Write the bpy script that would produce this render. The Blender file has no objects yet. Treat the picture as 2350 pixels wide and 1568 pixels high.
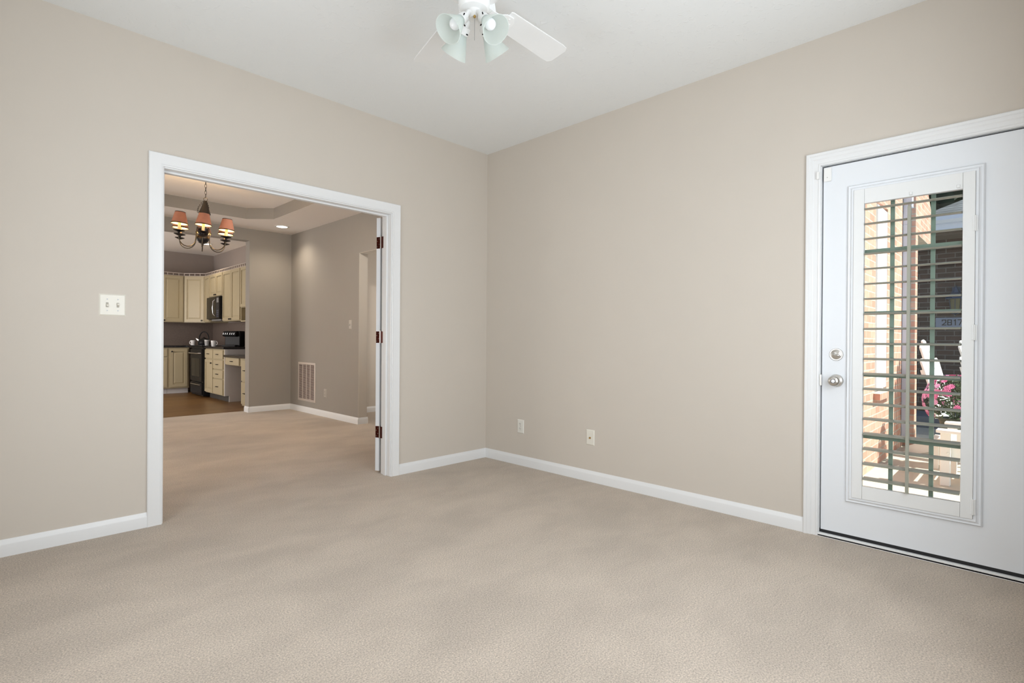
import bpy, bmesh, math, random
from mathutils import Vector, Matrix
random.seed(7)
PI = math.pi
sc = bpy.context.scene
COL = sc.collection

# ---------------------------------------------------------------- camera
F_PX, YAW, PITCH, ROLL = 1215.77, 0.794434565, -0.00281327, 0.00717582
def cam_axes():
    f = Vector((math.sin(YAW)*math.cos(PITCH), math.cos(YAW)*math.cos(PITCH), math.sin(PITCH)))
    r = Vector((math.cos(YAW), -math.sin(YAW), 0)); u = r.cross(f)
    c, s = math.cos(ROLL), math.sin(ROLL)
    return c*r+s*u, -s*r+c*u, f
_r, _u, _f = cam_axes()
cd = bpy.data.cameras.new('camera'); cam = bpy.data.objects.new('camera', cd); COL.objects.link(cam)
cd.sensor_width = 36; cd.lens = 36*F_PX/2350; cd.clip_start = 0.02; cd.clip_end = 200
cam.matrix_world = Matrix(((_r.x, _u.x, -_f.x, 0), (_r.y, _u.y, -_f.y, 0), (_r.z, _u.z, -_f.z, 1.05), (0, 0, 0, 1)))
sc.camera = cam

# ---------------------------------------------------------------- world, sun, daylight, exposure
sc.view_settings.view_transform = 'Standard'; sc.view_settings.look = 'None'
sc.view_settings.exposure = 0.10; sc.view_settings.gamma = 1.0
sc.cycles.use_denoising = True
sc.cycles.max_bounces = 12; sc.cycles.diffuse_bounces = 8; sc.cycles.transparent_max_bounces = 16
w = bpy.data.worlds.new('sky'); sc.world = w; w.use_nodes = True
nt = w.node_tree; bg = nt.nodes['Background']
sky = nt.nodes.new('ShaderNodeTexSky'); sky.sky_type = 'NISHITA'; sky.sun_disc = False
sky.sun_elevation = math.radians(48); sky.sun_rotation = math.radians(150)
nt.links.new(sky.outputs[0], bg.inputs[0]); bg.inputs[1].default_value = 0.18

def lamp(name, kind, loc, energy, color=(1, 1, 1), direction=None, size=None, parent=None, **kw):
    d = bpy.data.lights.new(name, kind); d.energy = energy; d.color = color
    o = bpy.data.objects.new(name, d); COL.objects.link(o); o.location = loc
    if direction is not None:
        o.rotation_euler = Vector(direction).to_track_quat('-Z', 'Y').to_euler()
    if kind == 'AREA' and size:
        d.shape = 'RECTANGLE'; d.size, d.size_y = size
    if parent: o.parent = parent
    for k, v in kw.items(): setattr(d, k, v)
    return o
lamp('sun', 'SUN', (6, -6, 9), 9.0, (1.0, 0.95, 0.88), (-0.22, 0.62, -0.75), angle=0.009)
# added area lamps at unseen windows: behind the camera, dining room, kitchen and hall
DAY = [  # (x, y, z) of the pane centre, facing, (width, height), watts, colour
    ((1.40, -0.128, 1.35), (0, 1, 0), (2.0, 1.5), 48, (0.87, 0.94, 1.0)),
    ((-0.288, 1.98, 1.30), (1, 0, 0), (1.05, 1.2), 18, (0.87, 0.94, 1.0)),
    ((-0.168, 5.60, 1.20), (1, 0, 0), (1.8, 1.7), 22, (1.0, 0.95, 0.88)),
    ((-0.488, 10.0, 1.15), (1, 0, 0), (2.4, 1.9), 84, (1.0, 0.95, 0.91)),
    ((4.988, 5.60, 1.40), (-1, 0, 0), (1.0, 1.4), 15, (1.0, 0.96, 0.90))]
for loc_, dir_, size_, watts_, col_ in DAY: lamp('window_daylight', 'AREA', loc_, watts_, col_, dir_, size_)

# ---------------------------------------------------------------- materials
def new_mat(name):
    m = bpy.data.materials.new(name); m.use_nodes = True
    t = m.node_tree; return m, t, t.nodes['Principled BSDF']
def node(t, kind, **props):
    n = t.nodes.new(kind)
    for k, v in props.items():
        if k in n.inputs: n.inputs[k].default_value = v
        else: setattr(n, k, v)
    return n
def bump(t, b, src, strength, dist=0.01):
    n = node(t, 'ShaderNodeBump', Strength=strength, Distance=dist)
    t.links.new(src, n.inputs['Height']); t.links.new(n.outputs[0], b.inputs['Normal'])
def plain(name, col, rough=0.5, metal=0.0, noise=0.0, nscale=60, bmp=0.0, bscale=200, spec=0.5, **kw):
    m, t, b = new_mat(name)
    b.inputs['Roughness'].default_value = rough; b.inputs['Metallic'].default_value = metal
    b.inputs['Specular IOR Level'].default_value = spec
    tc = node(t, 'ShaderNodeTexCoord')
    nz = node(t, 'ShaderNodeTexNoise', Scale=nscale, Detail=3.0); t.links.new(tc.outputs['Object'], nz.inputs['Vector'])
    rp = node(t, 'ShaderNodeMapRange'); rp.inputs['To Min'].default_value = 1-noise; rp.inputs['To Max'].default_value = 1+noise
    t.links.new(nz.outputs['Fac'], rp.inputs['Value'])
    mx = node(t, 'ShaderNodeVectorMath', operation='SCALE'); mx.inputs[0].default_value = col
    t.links.new(rp.outputs[0], mx.inputs['Scale']); t.links.new(mx.outputs[0], b.inputs['Base Color'])
    if bmp:
        n2 = node(t, 'ShaderNodeTexNoise', Scale=bscale, Detail=2.0); t.links.new(tc.outputs['Object'], n2.inputs['Vector'])
        bump(t, b, n2.outputs['Fac'], bmp, 0.002)
    for k, v in kw.items(): b.inputs[k].default_value = v
    return m
def emit(name, col, strength):
    m, t, b = new_mat(name)
    b.inputs['Base Color'].default_value = (*col, 1); b.inputs['Emission Color'].default_value = (*col, 1)
    b.inputs['Emission Strength'].default_value = strength
    return m
def carpet_mat(name, col):
    m, t, b = new_mat(name); b.inputs['Roughness'].default_value = 0.95; b.inputs['Specular IOR Level'].default_value = 0.1
    b.inputs['Sheen Weight'].default_value = 0.15
    tc = node(t, 'ShaderNodeTexCoord')
    fine = node(t, 'ShaderNodeTexNoise', Scale=170.0, Detail=4.0, Roughness=0.7); t.links.new(tc.outputs['Object'], fine.inputs['Vector'])
    mp = node(t, 'ShaderNodeMapping'); mp.inputs['Scale'].default_value = (1.0, 1.7, 1.0); mp.inputs['Rotation'].default_value = (0, 0, 0.5)
    t.links.new(tc.outputs['Object'], mp.inputs['Vector'])
    big = node(t, 'ShaderNodeTexNoise', Scale=1.9, Detail=6.0, Roughness=0.6, Distortion=0.3); t.links.new(mp.outputs[0], big.inputs['Vector'])
    r1 = node(t, 'ShaderNodeMapRange'); r1.inputs['From Min'].default_value = 0.3; r1.inputs['From Max'].default_value = 0.7
    r1.inputs['To Min'].default_value = 0.55; r1.inputs['To Max'].default_value = 1.42
    r2 = node(t, 'ShaderNodeMapRange'); r2.inputs['From Min'].default_value = 0.36; r2.inputs['From Max'].default_value = 0.62
    r2.inputs['To Min'].default_value = 0.90; r2.inputs['To Max'].default_value = 1.05
    t.links.new(fine.outputs['Fac'], r1.inputs['Value']); t.links.new(big.outputs['Fac'], r2.inputs['Value'])
    mu = node(t, 'ShaderNodeMath', operation='MULTIPLY'); t.links.new(r1.outputs[0], mu.inputs[0]); t.links.new(r2.outputs[0], mu.inputs[1])
    mx = node(t, 'ShaderNodeVectorMath', operation='SCALE'); mx.inputs[0].default_value = col
    t.links.new(mu.outputs[0], mx.inputs['Scale']); t.links.new(mx.outputs[0], b.inputs['Base Color'])
    bump(t, b, fine.outputs['Fac'], 0.6, 0.01)
    return m
def ceiling_mat(name, col):
    m, t, b = new_mat(name); b.inputs['Roughness'].default_value = 0.9; b.inputs['Base Color'].default_value = (*col, 1)
    b.inputs['Specular IOR Level'].default_value = 0.2
    tc = node(t, 'ShaderNodeTexCoord')
    nz = node(t, 'ShaderNodeTexNoise', Scale=26.0, Detail=3.0, Distortion=1.4); t.links.new(tc.outputs['Object'], nz.inputs['Vector'])
    rp = node(t, 'ShaderNodeValToRGB'); rp.color_ramp.elements[0].position = 0.60; rp.color_ramp.elements[1].position = 0.68
    t.links.new(nz.outputs['Fac'], rp.inputs[0]); bump(t, b, rp.outputs[0], 0.30, 0.004)
    return m
def brick_mat(name, c1, c2, mortar, w_=0.21, h_=0.0725, m_=0.010, rough=0.85):
    m, t, b = new_mat(name); b.inputs['Roughness'].default_value = rough
    tc = node(t, 'ShaderNodeTexCoord'); sp = node(t, 'ShaderNodeSeparateXYZ'); t.links.new(tc.outputs['Object'], sp.inputs[0])
    ad = node(t, 'ShaderNodeMath', operation='ADD'); t.links.new(sp.outputs[0], ad.inputs[0]); t.links.new(sp.outputs[1], ad.inputs[1])
    cb = node(t, 'ShaderNodeCombineXYZ'); t.links.new(ad.outputs[0], cb.inputs[0]); t.links.new(sp.outputs[2], cb.inputs[1])
    br = node(t, 'ShaderNodeTexBrick'); br.inputs['Scale'].default_value = 1.0
    br.inputs['Brick Width'].default_value = w_; br.inputs['Row Height'].default_value = h_
    br.inputs['Mortar Size'].default_value = m_; br.inputs['Mortar Smooth'].default_value = 0.1
    br.inputs['Color1'].default_value = (*c1, 1); br.inputs['Color2'].default_value = (*c2, 1); br.inputs['Mortar'].default_value = (*mortar, 1)
    t.links.new(cb.outputs[0], br.inputs['Vector'])
    nz = node(t, 'ShaderNodeTexNoise', Scale=14.0, Detail=5.0); t.links.new(tc.outputs['Object'], nz.inputs['Vector'])
    rp = node(t, 'ShaderNodeMapRange'); rp.inputs['To Min'].default_value = 0.65; rp.inputs['To Max'].default_value = 1.3
    t.links.new(nz.outputs['Fac'], rp.inputs['Value'])
    mx = node(t, 'ShaderNodeVectorMath', operation='SCALE'); t.links.new(br.outputs['Color'], mx.inputs[0]); t.links.new(rp.outputs[0], mx.inputs['Scale'])
    t.links.new(mx.outputs[0], b.inputs['Base Color'])
    iv = node(t, 'ShaderNodeMath', operation='SUBTRACT'); iv.inputs[0].default_value = 1.0; t.links.new(br.outputs['Fac'], iv.inputs[1])
    bump(t, b, iv.outputs[0], 0.7, 0.01)
    return m
def plank_mat(name):
    m, t, b = new_mat(name); b.inputs['Roughness'].default_value = 0.38
    tc = node(t, 'ShaderNodeTexCoord')
    br = node(t, 'ShaderNodeTexBrick'); br.inputs['Scale'].default_value = 1.0; br.offset = 0.37
    br.inputs['Brick Width'].default_value = 1.1; br.inputs['Row Height'].default_value = 0.095; br.inputs['Mortar Size'].default_value = 0.0015
    br.inputs['Color1'].default_value = (0.15, 0.072, 0.022, 1); br.inputs['Color2'].default_value = (0.22, 0.115, 0.038, 1); br.inputs['Mortar'].default_value = (0.05, 0.025, 0.01, 1)
    t.links.new(tc.outputs['Object'], br.inputs['Vector'])
    mp = node(t, 'ShaderNodeMapping'); mp.inputs['Scale'].default_value = (2.0, 30.0, 1.0); t.links.new(tc.outputs['Object'], mp.inputs['Vector'])
    nz = node(t, 'ShaderNodeTexNoise', Scale=1.6, Detail=6.0, Distortion=0.5); t.links.new(mp.outputs[0], nz.inputs['Vector'])
    rp = node(t, 'ShaderNodeMapRange'); rp.inputs['To Min'].default_value = 0.6; rp.inputs['To Max'].default_value = 1.35
    t.links.new(nz.outputs['Fac'], rp.inputs['Value'])
    mx = node(t, 'ShaderNodeVectorMath', operation='SCALE'); t.links.new(br.outputs['Color'], mx.inputs[0]); t.links.new(rp.outputs[0], mx.inputs['Scale'])
    t.links.new(mx.outputs[0], b.inputs['Base Color'])
    return m
def granite_mat(name):
    m, t, b = new_mat(name); b.inputs['Roughness'].default_value = 0.18
    tc = node(t, 'ShaderNodeTexCoord')
    vo = node(t, 'ShaderNodeTexVoronoi', Scale=160.0); t.links.new(tc.outputs['Object'], vo.inputs['Vector'])
    rp = node(t, 'ShaderNodeValToRGB'); e = rp.color_ramp.elements
    e[0].color = (0.10, 0.055, 0.04, 1); e[0].position = 0.0; e[1].color = (0.012, 0.011, 0.012, 1); e[1].position = 0.35
    t.links.new(vo.outputs['Distance'], rp.inputs[0]); t.links.new(rp.outputs[0], b.inputs['Base Color'])
    return m
def shingle_mat(name):
    m = brick_mat(name, (0.075, 0.08, 0.09), (0.16, 0.17, 0.185), (0.03, 0.03, 0.035), 0.3, 0.06, 0.006, 0.9)
    return m
def frosted(name, col, trans=0.5):
    m, t, b = new_mat(name)
    b.inputs['Base Color'].default_value = (*col, 1); b.inputs['Roughness'].default_value = 0.35
    b.inputs['Transmission Weight'].default_value = trans
    out = t.nodes['Material Output']
    tr = node(t, 'ShaderNodeBsdfTranslucent'); tr.inputs[0].default_value = (*col, 1)
    mix = node(t, 'ShaderNodeMixShader'); mix.inputs[0].default_value = 0.45
    t.links.new(b.outputs[0], mix.inputs[1]); t.links.new(tr.outputs[0], mix.inputs[2]); t.links.new(mix.outputs[0], out.inputs[0])
    return m
def pane_glass(name, tint=(0.93, 0.97, 0.95)):
    m, t, b = new_mat(name)
    t.nodes.remove(b); out = t.nodes['Material Output']
    tr = node(t, 'ShaderNodeBsdfTransparent'); tr.inputs[0].default_value = (*tint, 1)
    gl = node(t, 'ShaderNodeBsdfGlossy'); gl.inputs['Roughness'].default_value = 0.02
    fr = node(t, 'ShaderNodeFresnel'); fr.inputs[0].default_value = 1.45
    mix = node(t, 'ShaderNodeMixShader'); t.links.new(fr.outputs[0], mix.inputs[0])
    t.links.new(tr.outputs[0], mix.inputs[1]); t.links.new(gl.outputs[0], mix.inputs[2]); t.links.new(mix.outputs[0], out.inputs[0])
    return m

M = dict(
    beige=plain('beige_paint', (0.615, 0.565, 0.505), 0.75, noise=0.015, nscale=4, bmp=0.05, bscale=350, spec=0.25),
    taupe=plain('taupe_paint', (0.335, 0.31, 0.278), 0.75, noise=0.02, nscale=4, bmp=0.05, bscale=350, spec=0.25),
    putty=plain('putty_paint', (0.56, 0.52, 0.465), 0.75, noise=0.02, nscale=4, spec=0.25),  # light falling on the hall opening's return, put into a lighter colour
    almond=plain('almond_plastic', (0.44, 0.40, 0.35), 0.4),
    ceil=ceiling_mat('textured_ceiling_paint', (0.82, 0.84, 0.845)),
    dceil=ceiling_mat('smooth_ceiling_paint', (0.84, 0.80, 0.77)),
    carpet=carpet_mat('beige_carpet', (0.56, 0.48, 0.403)),
    plank=plank_mat('brown_plank_floor'),
    trim=plain('white_trim_paint', (0.79, 0.80, 0.81), 0.35, noise=0.01, nscale=8),
    door=plain('white_door_paint', (0.79, 0.82, 0.86), 0.4, noise=0.01, nscale=6),
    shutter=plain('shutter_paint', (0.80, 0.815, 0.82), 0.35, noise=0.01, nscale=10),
    louver=plain('louver_paint', (0.34, 0.345, 0.29), 0.35, noise=0.01, nscale=10),  # backlit shade put into the colour of the louvers and tilt rod
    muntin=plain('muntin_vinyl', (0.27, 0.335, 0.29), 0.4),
    rubber=plain('black_weatherstrip', (0.012, 0.012, 0.014), 0.7),
    ivory=plain('ivory_plastic', (0.78, 0.755, 0.68), 0.35),
    white=plain('white_plastic', (0.85, 0.85, 0.84), 0.3),
    fanwhite=plain('white_enamel', (0.86, 0.87, 0.87), 0.28),
    blade=plain('white_blade_laminate', (0.82, 0.83, 0.83), 0.4, noise=0.01),
    outletivory=plain('pale_ivory_plastic', (0.76, 0.75, 0.70), 0.35),
    slot=plain('shaded_slot', (0.40, 0.38, 0.33), 0.6),
    dark=plain('dark_slot', (0.05, 0.045, 0.04), 0.6),
    satin=plain('satin_nickel', (0.62, 0.60, 0.57), 0.28, 1.0, noise=0.04, nscale=30),
    brass=plain('aged_brass', (0.55, 0.36, 0.12), 0.3, 1.0),
    hinge=plain('oxblood_bronze', (0.085, 0.016, 0.010), 0.32, 0.85, noise=0.25, nscale=40),
    steel=plain('steel', (0.7, 0.7, 0.7), 0.25, 1.0),
    iron=plain('black_iron', (0.018, 0.017, 0.018), 0.42, 0.6, noise=0.2),
    bronze=plain('bronze_arm', (0.10, 0.085, 0.065), 0.35, 0.85, noise=0.15),
    shade=plain('terracotta_shade', (0.46, 0.20, 0.13), 0.8, noise=0.10, nscale=30, bmp=0.2, bscale=90),
    shadein=plain('cream_shade_lining', (0.90, 0.74, 0.45), 0.8),
    candle=plain('ivory_candle_sleeve', (0.85, 0.72, 0.50), 0.5),
    frost=frosted('frosted_glass', (0.88, 0.925, 0.905)),
    bulb=plain('white_bulb_glass', (0.90, 0.90, 0.92), 0.2),
    lens=emit('lit_lens', (1.0, 0.93, 0.80), 6.0),
    bulb_on=emit('lit_bulb', (1.0, 0.72, 0.35), 14.0),
    cab=plain('cream_cabinet_paint', (0.44, 0.375, 0.245), 0.4, noise=0.02, nscale=8),
    ktaupe=plain('mauve_taupe_paint', (0.33, 0.285, 0.262), 0.75, noise=0.03, nscale=4, spec=0.25),
    rail=plain('dull_rail_paint', (0.50, 0.44, 0.40), 0.5),
    cabw=plain('white_cabinet_panel', (0.60, 0.58, 0.58), 0.45),
    knob=plain('black_knob', (0.012, 0.01, 0.01), 0.35, 0.4),
    granite=granite_mat('black_speckled_stone'),
    splash=plain('brown_splash_stone', (0.17, 0.13, 0.11), 0.45, noise=0.22, nscale=45),
    black=plain('black_enamel', (0.010, 0.010, 0.011), 0.38, spec=0.16),
    blackglass=plain('black_glass', (0.012, 0.012, 0.011), 0.12, spec=0.2),
    gray=plain('grey_metal', (0.35, 0.36, 0.38), 0.4, 0.5),
    chrome=plain('chrome', (0.8, 0.8, 0.82), 0.12, 1.0),
    ceramic=plain('white_ceramic', (0.72, 0.72, 0.72), 0.2),
    grille=plain('almond_grille', (0.54, 0.475, 0.425), 0.45),
    grilledark=plain('grille_shadow_filter', (0.10, 0.055, 0.045), 0.8),
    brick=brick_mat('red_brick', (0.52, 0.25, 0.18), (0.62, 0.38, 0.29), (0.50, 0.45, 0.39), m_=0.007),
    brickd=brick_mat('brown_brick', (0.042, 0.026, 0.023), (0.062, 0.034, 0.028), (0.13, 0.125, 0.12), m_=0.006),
    concrete=plain('patio_concrete', (0.50, 0.46, 0.39), 0.9, noise=0.10, nscale=6, bmp=0.3, bscale=60),
    shingle=shingle_mat('grey_shingle'),
    aluminium=plain('white_aluminium', (0.60, 0.70, 0.88), 0.4, noise=0.02),  # blue skylight on the shaded white metal tinted into its colour
    soffit=plain('soffit_brown', (0.12, 0.10, 0.085), 0.7),
    vinylwhite=plain('white_vinyl', (0.85, 0.85, 0.85), 0.5),
    chairpaint=plain('white_poly_lumber', (0.85, 0.84, 0.82), 0.5),
    plaque=plain('blue_grey_plaque', (0.20, 0.24, 0.34), 0.5),
    lampblue=plain('blue_grey_lantern', (0.06, 0.08, 0.13), 0.4, 0.5),
    lampglass=plain('amber_lantern_glass', (0.16, 0.15, 0.09), 0.15),
    petal=plain('pink_petals', (0.78, 0.22, 0.44), 0.7, noise=0.45, nscale=18),
    petal2=plain('pale_pink_petals', (0.85, 0.45, 0.68), 0.7, noise=0.3, nscale=18),
    leaf=plain('green_leaves', (0.045, 0.09, 0.03), 0.6, noise=0.4, nscale=25),
    pot=plain('dark_green_pot', (0.05, 0.07, 0.045), 0.5),
    tree=plain('dark_tree_leaves', (0.020, 0.032, 0.018), 0.9, noise=0.5, nscale=6),
    bark=plain('tree_bark', (0.06, 0.045, 0.035), 0.9, noise=0.3),
    text=plain('black_numerals', (0.01, 0.01, 0.012), 0.6),
    roofplain=plain('roof_deck', (0.2, 0.2, 0.2), 0.9),
)

# ---------------------------------------------------------------- mesh builder
class MB:
    def __init__(s, T=None): s.v = []; s.f = []; s.T = T or Matrix()
    def add(s, vs, fs):
        k = len(s.v); s.v += [tuple(s.T @ Vector(p)) for p in vs]; s.f += [tuple(i+k for i in f) for f in fs]; return s
    def box(s, x0, x1, y0, y1, z0, z1):
        if x0 > x1: x0, x1 = x1, x0
        if y0 > y1: y0, y1 = y1, y0
        if z0 > z1: z0, z1 = z1, z0
        return s.add([(x0, y0, z0), (x1, y0, z0), (x1, y1, z0), (x0, y1, z0), (x0, y0, z1), (x1, y0, z1), (x1, y1, z1), (x0, y1, z1)],
                     [(0, 3, 2, 1), (4, 5, 6, 7), (0, 1, 5, 4), (1, 2, 6, 5), (2, 3, 7, 6), (3, 0, 4, 7)])
    def prism(s, poly, a0, a1, fn):
        """poly: list of (u, v); fn(a, u, v) -> xyz; extruded a0..a1"""
        n = len(poly)
        return s.add([fn(a0, u, v) for u, v in poly]+[fn(a1, u, v) for u, v in poly],
                     [tuple(range(n-1, -1, -1)), tuple(range(n, 2*n))]+[(i, (i+1) % n, n+(i+1) % n, n+i) for i in range(n)])
    def cone(s, p0, p1, r0, r1, n=20, caps=True):
        p0, p1 = Vector(p0), Vector(p1); d = (p1-p0).normalized(); a = d.orthogonal().normalized(); b = d.cross(a)
        vs = []
        for p, r in ((p0, r0), (p1, r1)):
            for i in range(n):
                t = 2*PI*i/n; vs.append(p+a*(r*math.cos(t))+b*(r*math.sin(t)))
        fs = [(i, (i+1) % n, n+(i+1) % n, n+i) for i in range(n)]
        if caps: fs += [tuple(range(n-1, -1, -1)), tuple(range(n, 2*n))]
        return s.add(vs, fs)
    def cyl(s, p0, p1, r, n=20, caps=True): return s.cone(p0, p1, r, r, n, caps)
    def lathe(s, prof, o=(0, 0, 0), axis=(0, 0, 1), n=32, closed=False):
        o = Vector(o); d = Vector(axis).normalized()
        a = d.orthogonal().normalized(); b = d.cross(a); vs = []; fs = []; m = len(prof)
        for r, h in prof:
            for i in range(n):
                t = 2*PI*i/n; vs.append(o+d*h+a*(r*math.cos(t))+b*(r*math.sin(t)))
        for j in range(m if closed else m-1):
            j2 = (j+1) % m
            for i in range(n):
                fs.append((j*n+i, j*n+(i+1) % n, j2*n+(i+1) % n, j2*n+i))
        if not closed:
            if prof[0][0] > 1e-5: fs.append(tuple(range(n-1, -1, -1)))
            if prof[-1][0] > 1e-5: fs.append(tuple(range((m-1)*n, m*n)))
        return s.add(vs, fs)
    def tube(s, pts, r, n=10, closed=False):
        pts = [Vector(p) for p in pts]; m = len(pts); vs = []; fs = []
        prev = None
        for i, p in enumerate(pts):
            if closed: d = (pts[(i+1) % m]-pts[i-1]).normalized()
            else: d = (pts[min(i+1, m-1)]-pts[max(i-1, 0)]).normalized()
            a = (prev-d*prev.dot(d)) if prev is not None else d.orthogonal()
            a.normalize(); prev = a; b = d.cross(a)
            rr = r[i] if isinstance(r, (list, tuple)) else r
            for k in range(n):
                t = 2*PI*k/n; vs.append(p+a*(rr*math.cos(t))+b*(rr*math.sin(t)))
        for i in range(m if closed else m-1):
            i2 = (i+1) % m
            for k in range(n): fs.append((i*n+k, i*n+(k+1) % n, i2*n+(k+1) % n, i2*n+k))
        if not closed: fs += [tuple(range(n-1, -1, -1)), tuple(range((m-1)*n, m*n))]
        return s.add(vs, fs)
    def ell(s, c, r, n=16, m=10):
        rx, ry, rz = r if isinstance(r, (list, tuple)) else (r, r, r)
        vs = [(c[0], c[1], c[2]-rz)]; fs = []
        for j in range(1, m):
            ph = -PI/2+PI*j/m
            for i in range(n):
                t = 2*PI*i/n; vs.append((c[0]+rx*math.cos(ph)*math.cos(t), c[1]+ry*math.cos(ph)*math.sin(t), c[2]+rz*math.sin(ph)))
        vs.append((c[0], c[1], c[2]+rz)); L = len(vs)-1
        for i in range(n):
            fs.append((0, 1+(i+1) % n, 1+i)); fs.append((L, 1+(m-2)*n+i, 1+(m-2)*n+(i+1) % n))
            for j in range(m-2):
                a = 1+j*n; fs.append((a+i, a+(i+1) % n, a+n+(i+1) % n, a+n+i))
        return s.add(vs, fs)
    def sweep(s, path, prof, fn, closed=False):
        """mitred moulding: path of (a, b) in a plane, prof of (u, v): u = offset to the left of the path, v = out of the plane"""
        m = len(path); P = [Vector((p[0], p[1])) for p in path]; offs = []
        for i in range(m):
            d1 = (P[i]-P[i-1]).normalized() if (closed or i > 0) else None
            d2 = (P[(i+1) % m]-P[i]).normalized() if (closed or i < m-1) else None
            if d1 is None: d1 = d2
            if d2 is None: d2 = d1
            n1 = Vector((-d1.y, d1.x)); n2 = Vector((-d2.y, d2.x)); k = n1+n2
            offs.append(k*(2/k.dot(k)) if k.length > 1e-6 else n1)
        n = len(prof); vs = []; fs = []
        for i in range(m):
            for u, v in prof:
                q = P[i]+offs[i]*u; vs.append(fn(q.x, q.y, v))
        for i in range(m if closed else m-1):
            i2 = (i+1) % m
            for k in range(n): fs.append((i*n+k, i*n+(k+1) % n, i2*n+(k+1) % n, i2*n+k))
        if not closed: fs += [tuple(range(n-1, -1, -1)), tuple(range((m-1)*n, m*n))]
        return s.add(vs, fs)
    def build(s, name, mat, parent=None, world=True, bevel=0.0, smooth=0, origin=None, segs=2):
        me = bpy.data.meshes.new(name); o = bpy.data.objects.new(name, me); COL.objects.link(o)
        vs = [Vector(p) for p in s.v]
        if parent is not None:
            o.parent = parent
            if world:
                r = parent
                while r.parent: r = r.parent
                vs = [p-Vector(r.location) for p in vs]
        elif world:
            if origin is None:
                xs, ys, zs = zip(*[tuple(p) for p in vs]); origin = ((min(xs)+max(xs))/2, (min(ys)+max(ys))/2, min(zs))
            o.location = origin; vs = [p-Vector(origin) for p in vs]
        me.from_pydata([tuple(p) for p in vs], [], s.f)
        bm = bmesh.new(); bm.from_mesh(me); bmesh.ops.recalc_face_normals(bm, faces=bm.faces); bm.to_mesh(me); bm.free()
        me.materials.append(M[mat] if isinstance(mat, str) else mat)
        if smooth:
            for p in me.polygons: p.use_smooth = True
            me.set_sharp_from_angle(angle=math.radians(smooth))
        if bevel:
            b = o.modifiers.new('bevel', 'BEVEL'); b.width = bevel; b.segments = segs; b.limit_method = 'ANGLE'; b.angle_limit = math.radians(40)
        return o
def tag(o, label=None, cat=None, group=None, kind=None):
    if label: o['label'] = label
    if cat: o['category'] = cat
    if group: o['group'] = group
    if kind: o['kind'] = kind
    return o
def thing(name, label, cat, loc=(0, 0, 0), rz=0.0, group=None, kind=None):
    o = bpy.data.objects.new(name, None); COL.objects.link(o); o.location = loc; o.rotation_euler = (0, 0, rz); o.empty_display_size = 0.1
    return tag(o, label, cat, group, kind)
def dup(o, parent=None):
    c = o.copy(); COL.objects.link(c); c.parent = parent
    for ch in list(o.children): dup(ch, c)
    return c
def struct(name, mb, mat, label, cat, **kw):
    return tag(mb.build(name, mat, **kw), label, cat, kind='structure')
X = lambda a, u, v: (a, u, v)
Y = lambda a, u, v: (u, a, v)
Z = lambda a, u, v: (u, v, a)

# ---------------------------------------------------------------- dimensions
XB, YA, HC = 3.230, 3.495, 2.7095        # right wall, far wall, ceiling of the empty room
XL, YB = -0.30, -0.14                    # walls behind the camera
OX0, OX1, OZ = 0.750, 2.238, 2.010       # opening in the far wall
DY0, DY1, DZ = 0.012, 0.826, 2.012       # exterior door opening in the right wall
DXL, DXR, DYF, DZC, DZT = -0.18, 3.322, 7.880, 2.590, 2.730   # dining room
KX, KY, KZ = 3.480, 12.070, 2.740        # kitchen right wall, back wall, ceiling

# ---------------------------------------------------------------- living room shell
struct('floor', MB().box(XL-.1, XB+.02, YB-.1, 8.09, -0.12, 0), 'carpet', 'beige cut pile carpet over the whole room and dining room floor', 'carpet', origin=(0, 0, 0))
struct('ceiling', MB().box(XL-.1, XB+.12, YB-.1, YA+.06, HC, HC+.1), 'ceil', 'white knockdown textured ceiling above the empty room', 'ceiling', origin=(0, 0, 0))
m = MB(); m.box(XL, OX0, YA, YA+.12, 0, HC); m.box(OX1, XB+.16, YA, YA+.12, 0, HC); m.box(OX0, OX1, YA, YA+.12, OZ, HC)
struct('wall_far', m, 'beige', 'beige wall with the wide white-cased opening to the dining room', 'wall', origin=(0, 0, 0))
m = MB(); m.box(XB, XB+.16, DY1, YA, 0, HC); m.box(XB, XB+.16, YB, DY0, 0, HC); m.box(XB, XB+.16, DY0, DY1, DZ, HC)
struct('wall_right', m, 'beige', 'beige wall holding the white glazed exterior door', 'wall', origin=(0, 0, 0))
struct('wall_behind', MB().box(XL, XB+.16, YB-.12, YB, 0, HC), 'beige', 'beige wall behind the camera', 'wall', origin=(0, 0, 0))
struct('wall_left', MB().box(XL-.12, XL, YB-.12, YA+.12, 0, HC), 'beige', 'beige wall at the left of the camera', 'wall', origin=(0, 0, 0))
BBP = [(0, 0), (0.013, 0), (0.013, .056), (0.0115, .062), (0.0085, .067), (0.006, .076), (0.004, .081), (0, .081)]
def baseboard(name, mb, label): return struct(name, mb, 'trim', label, 'baseboard', smooth=25)
m = MB(); m.prism(BBP, XL, .682, lambda a, u, v: (a, YA-u, v)); baseboard('baseboard_left', m, 'white baseboard left of the cased opening')
m = MB(); m.prism(BBP, 2.309, XB, lambda a, u, v: (a, YA-u, v)); baseboard('baseboard_far', m, 'short white baseboard between the cased opening and the corner')
m = MB(); m.prism(BBP, .893, YA, lambda a, u, v: (XB-u, a, v)); baseboard('baseboard_right', m, 'long white baseboard from the corner to the exterior door')
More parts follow.
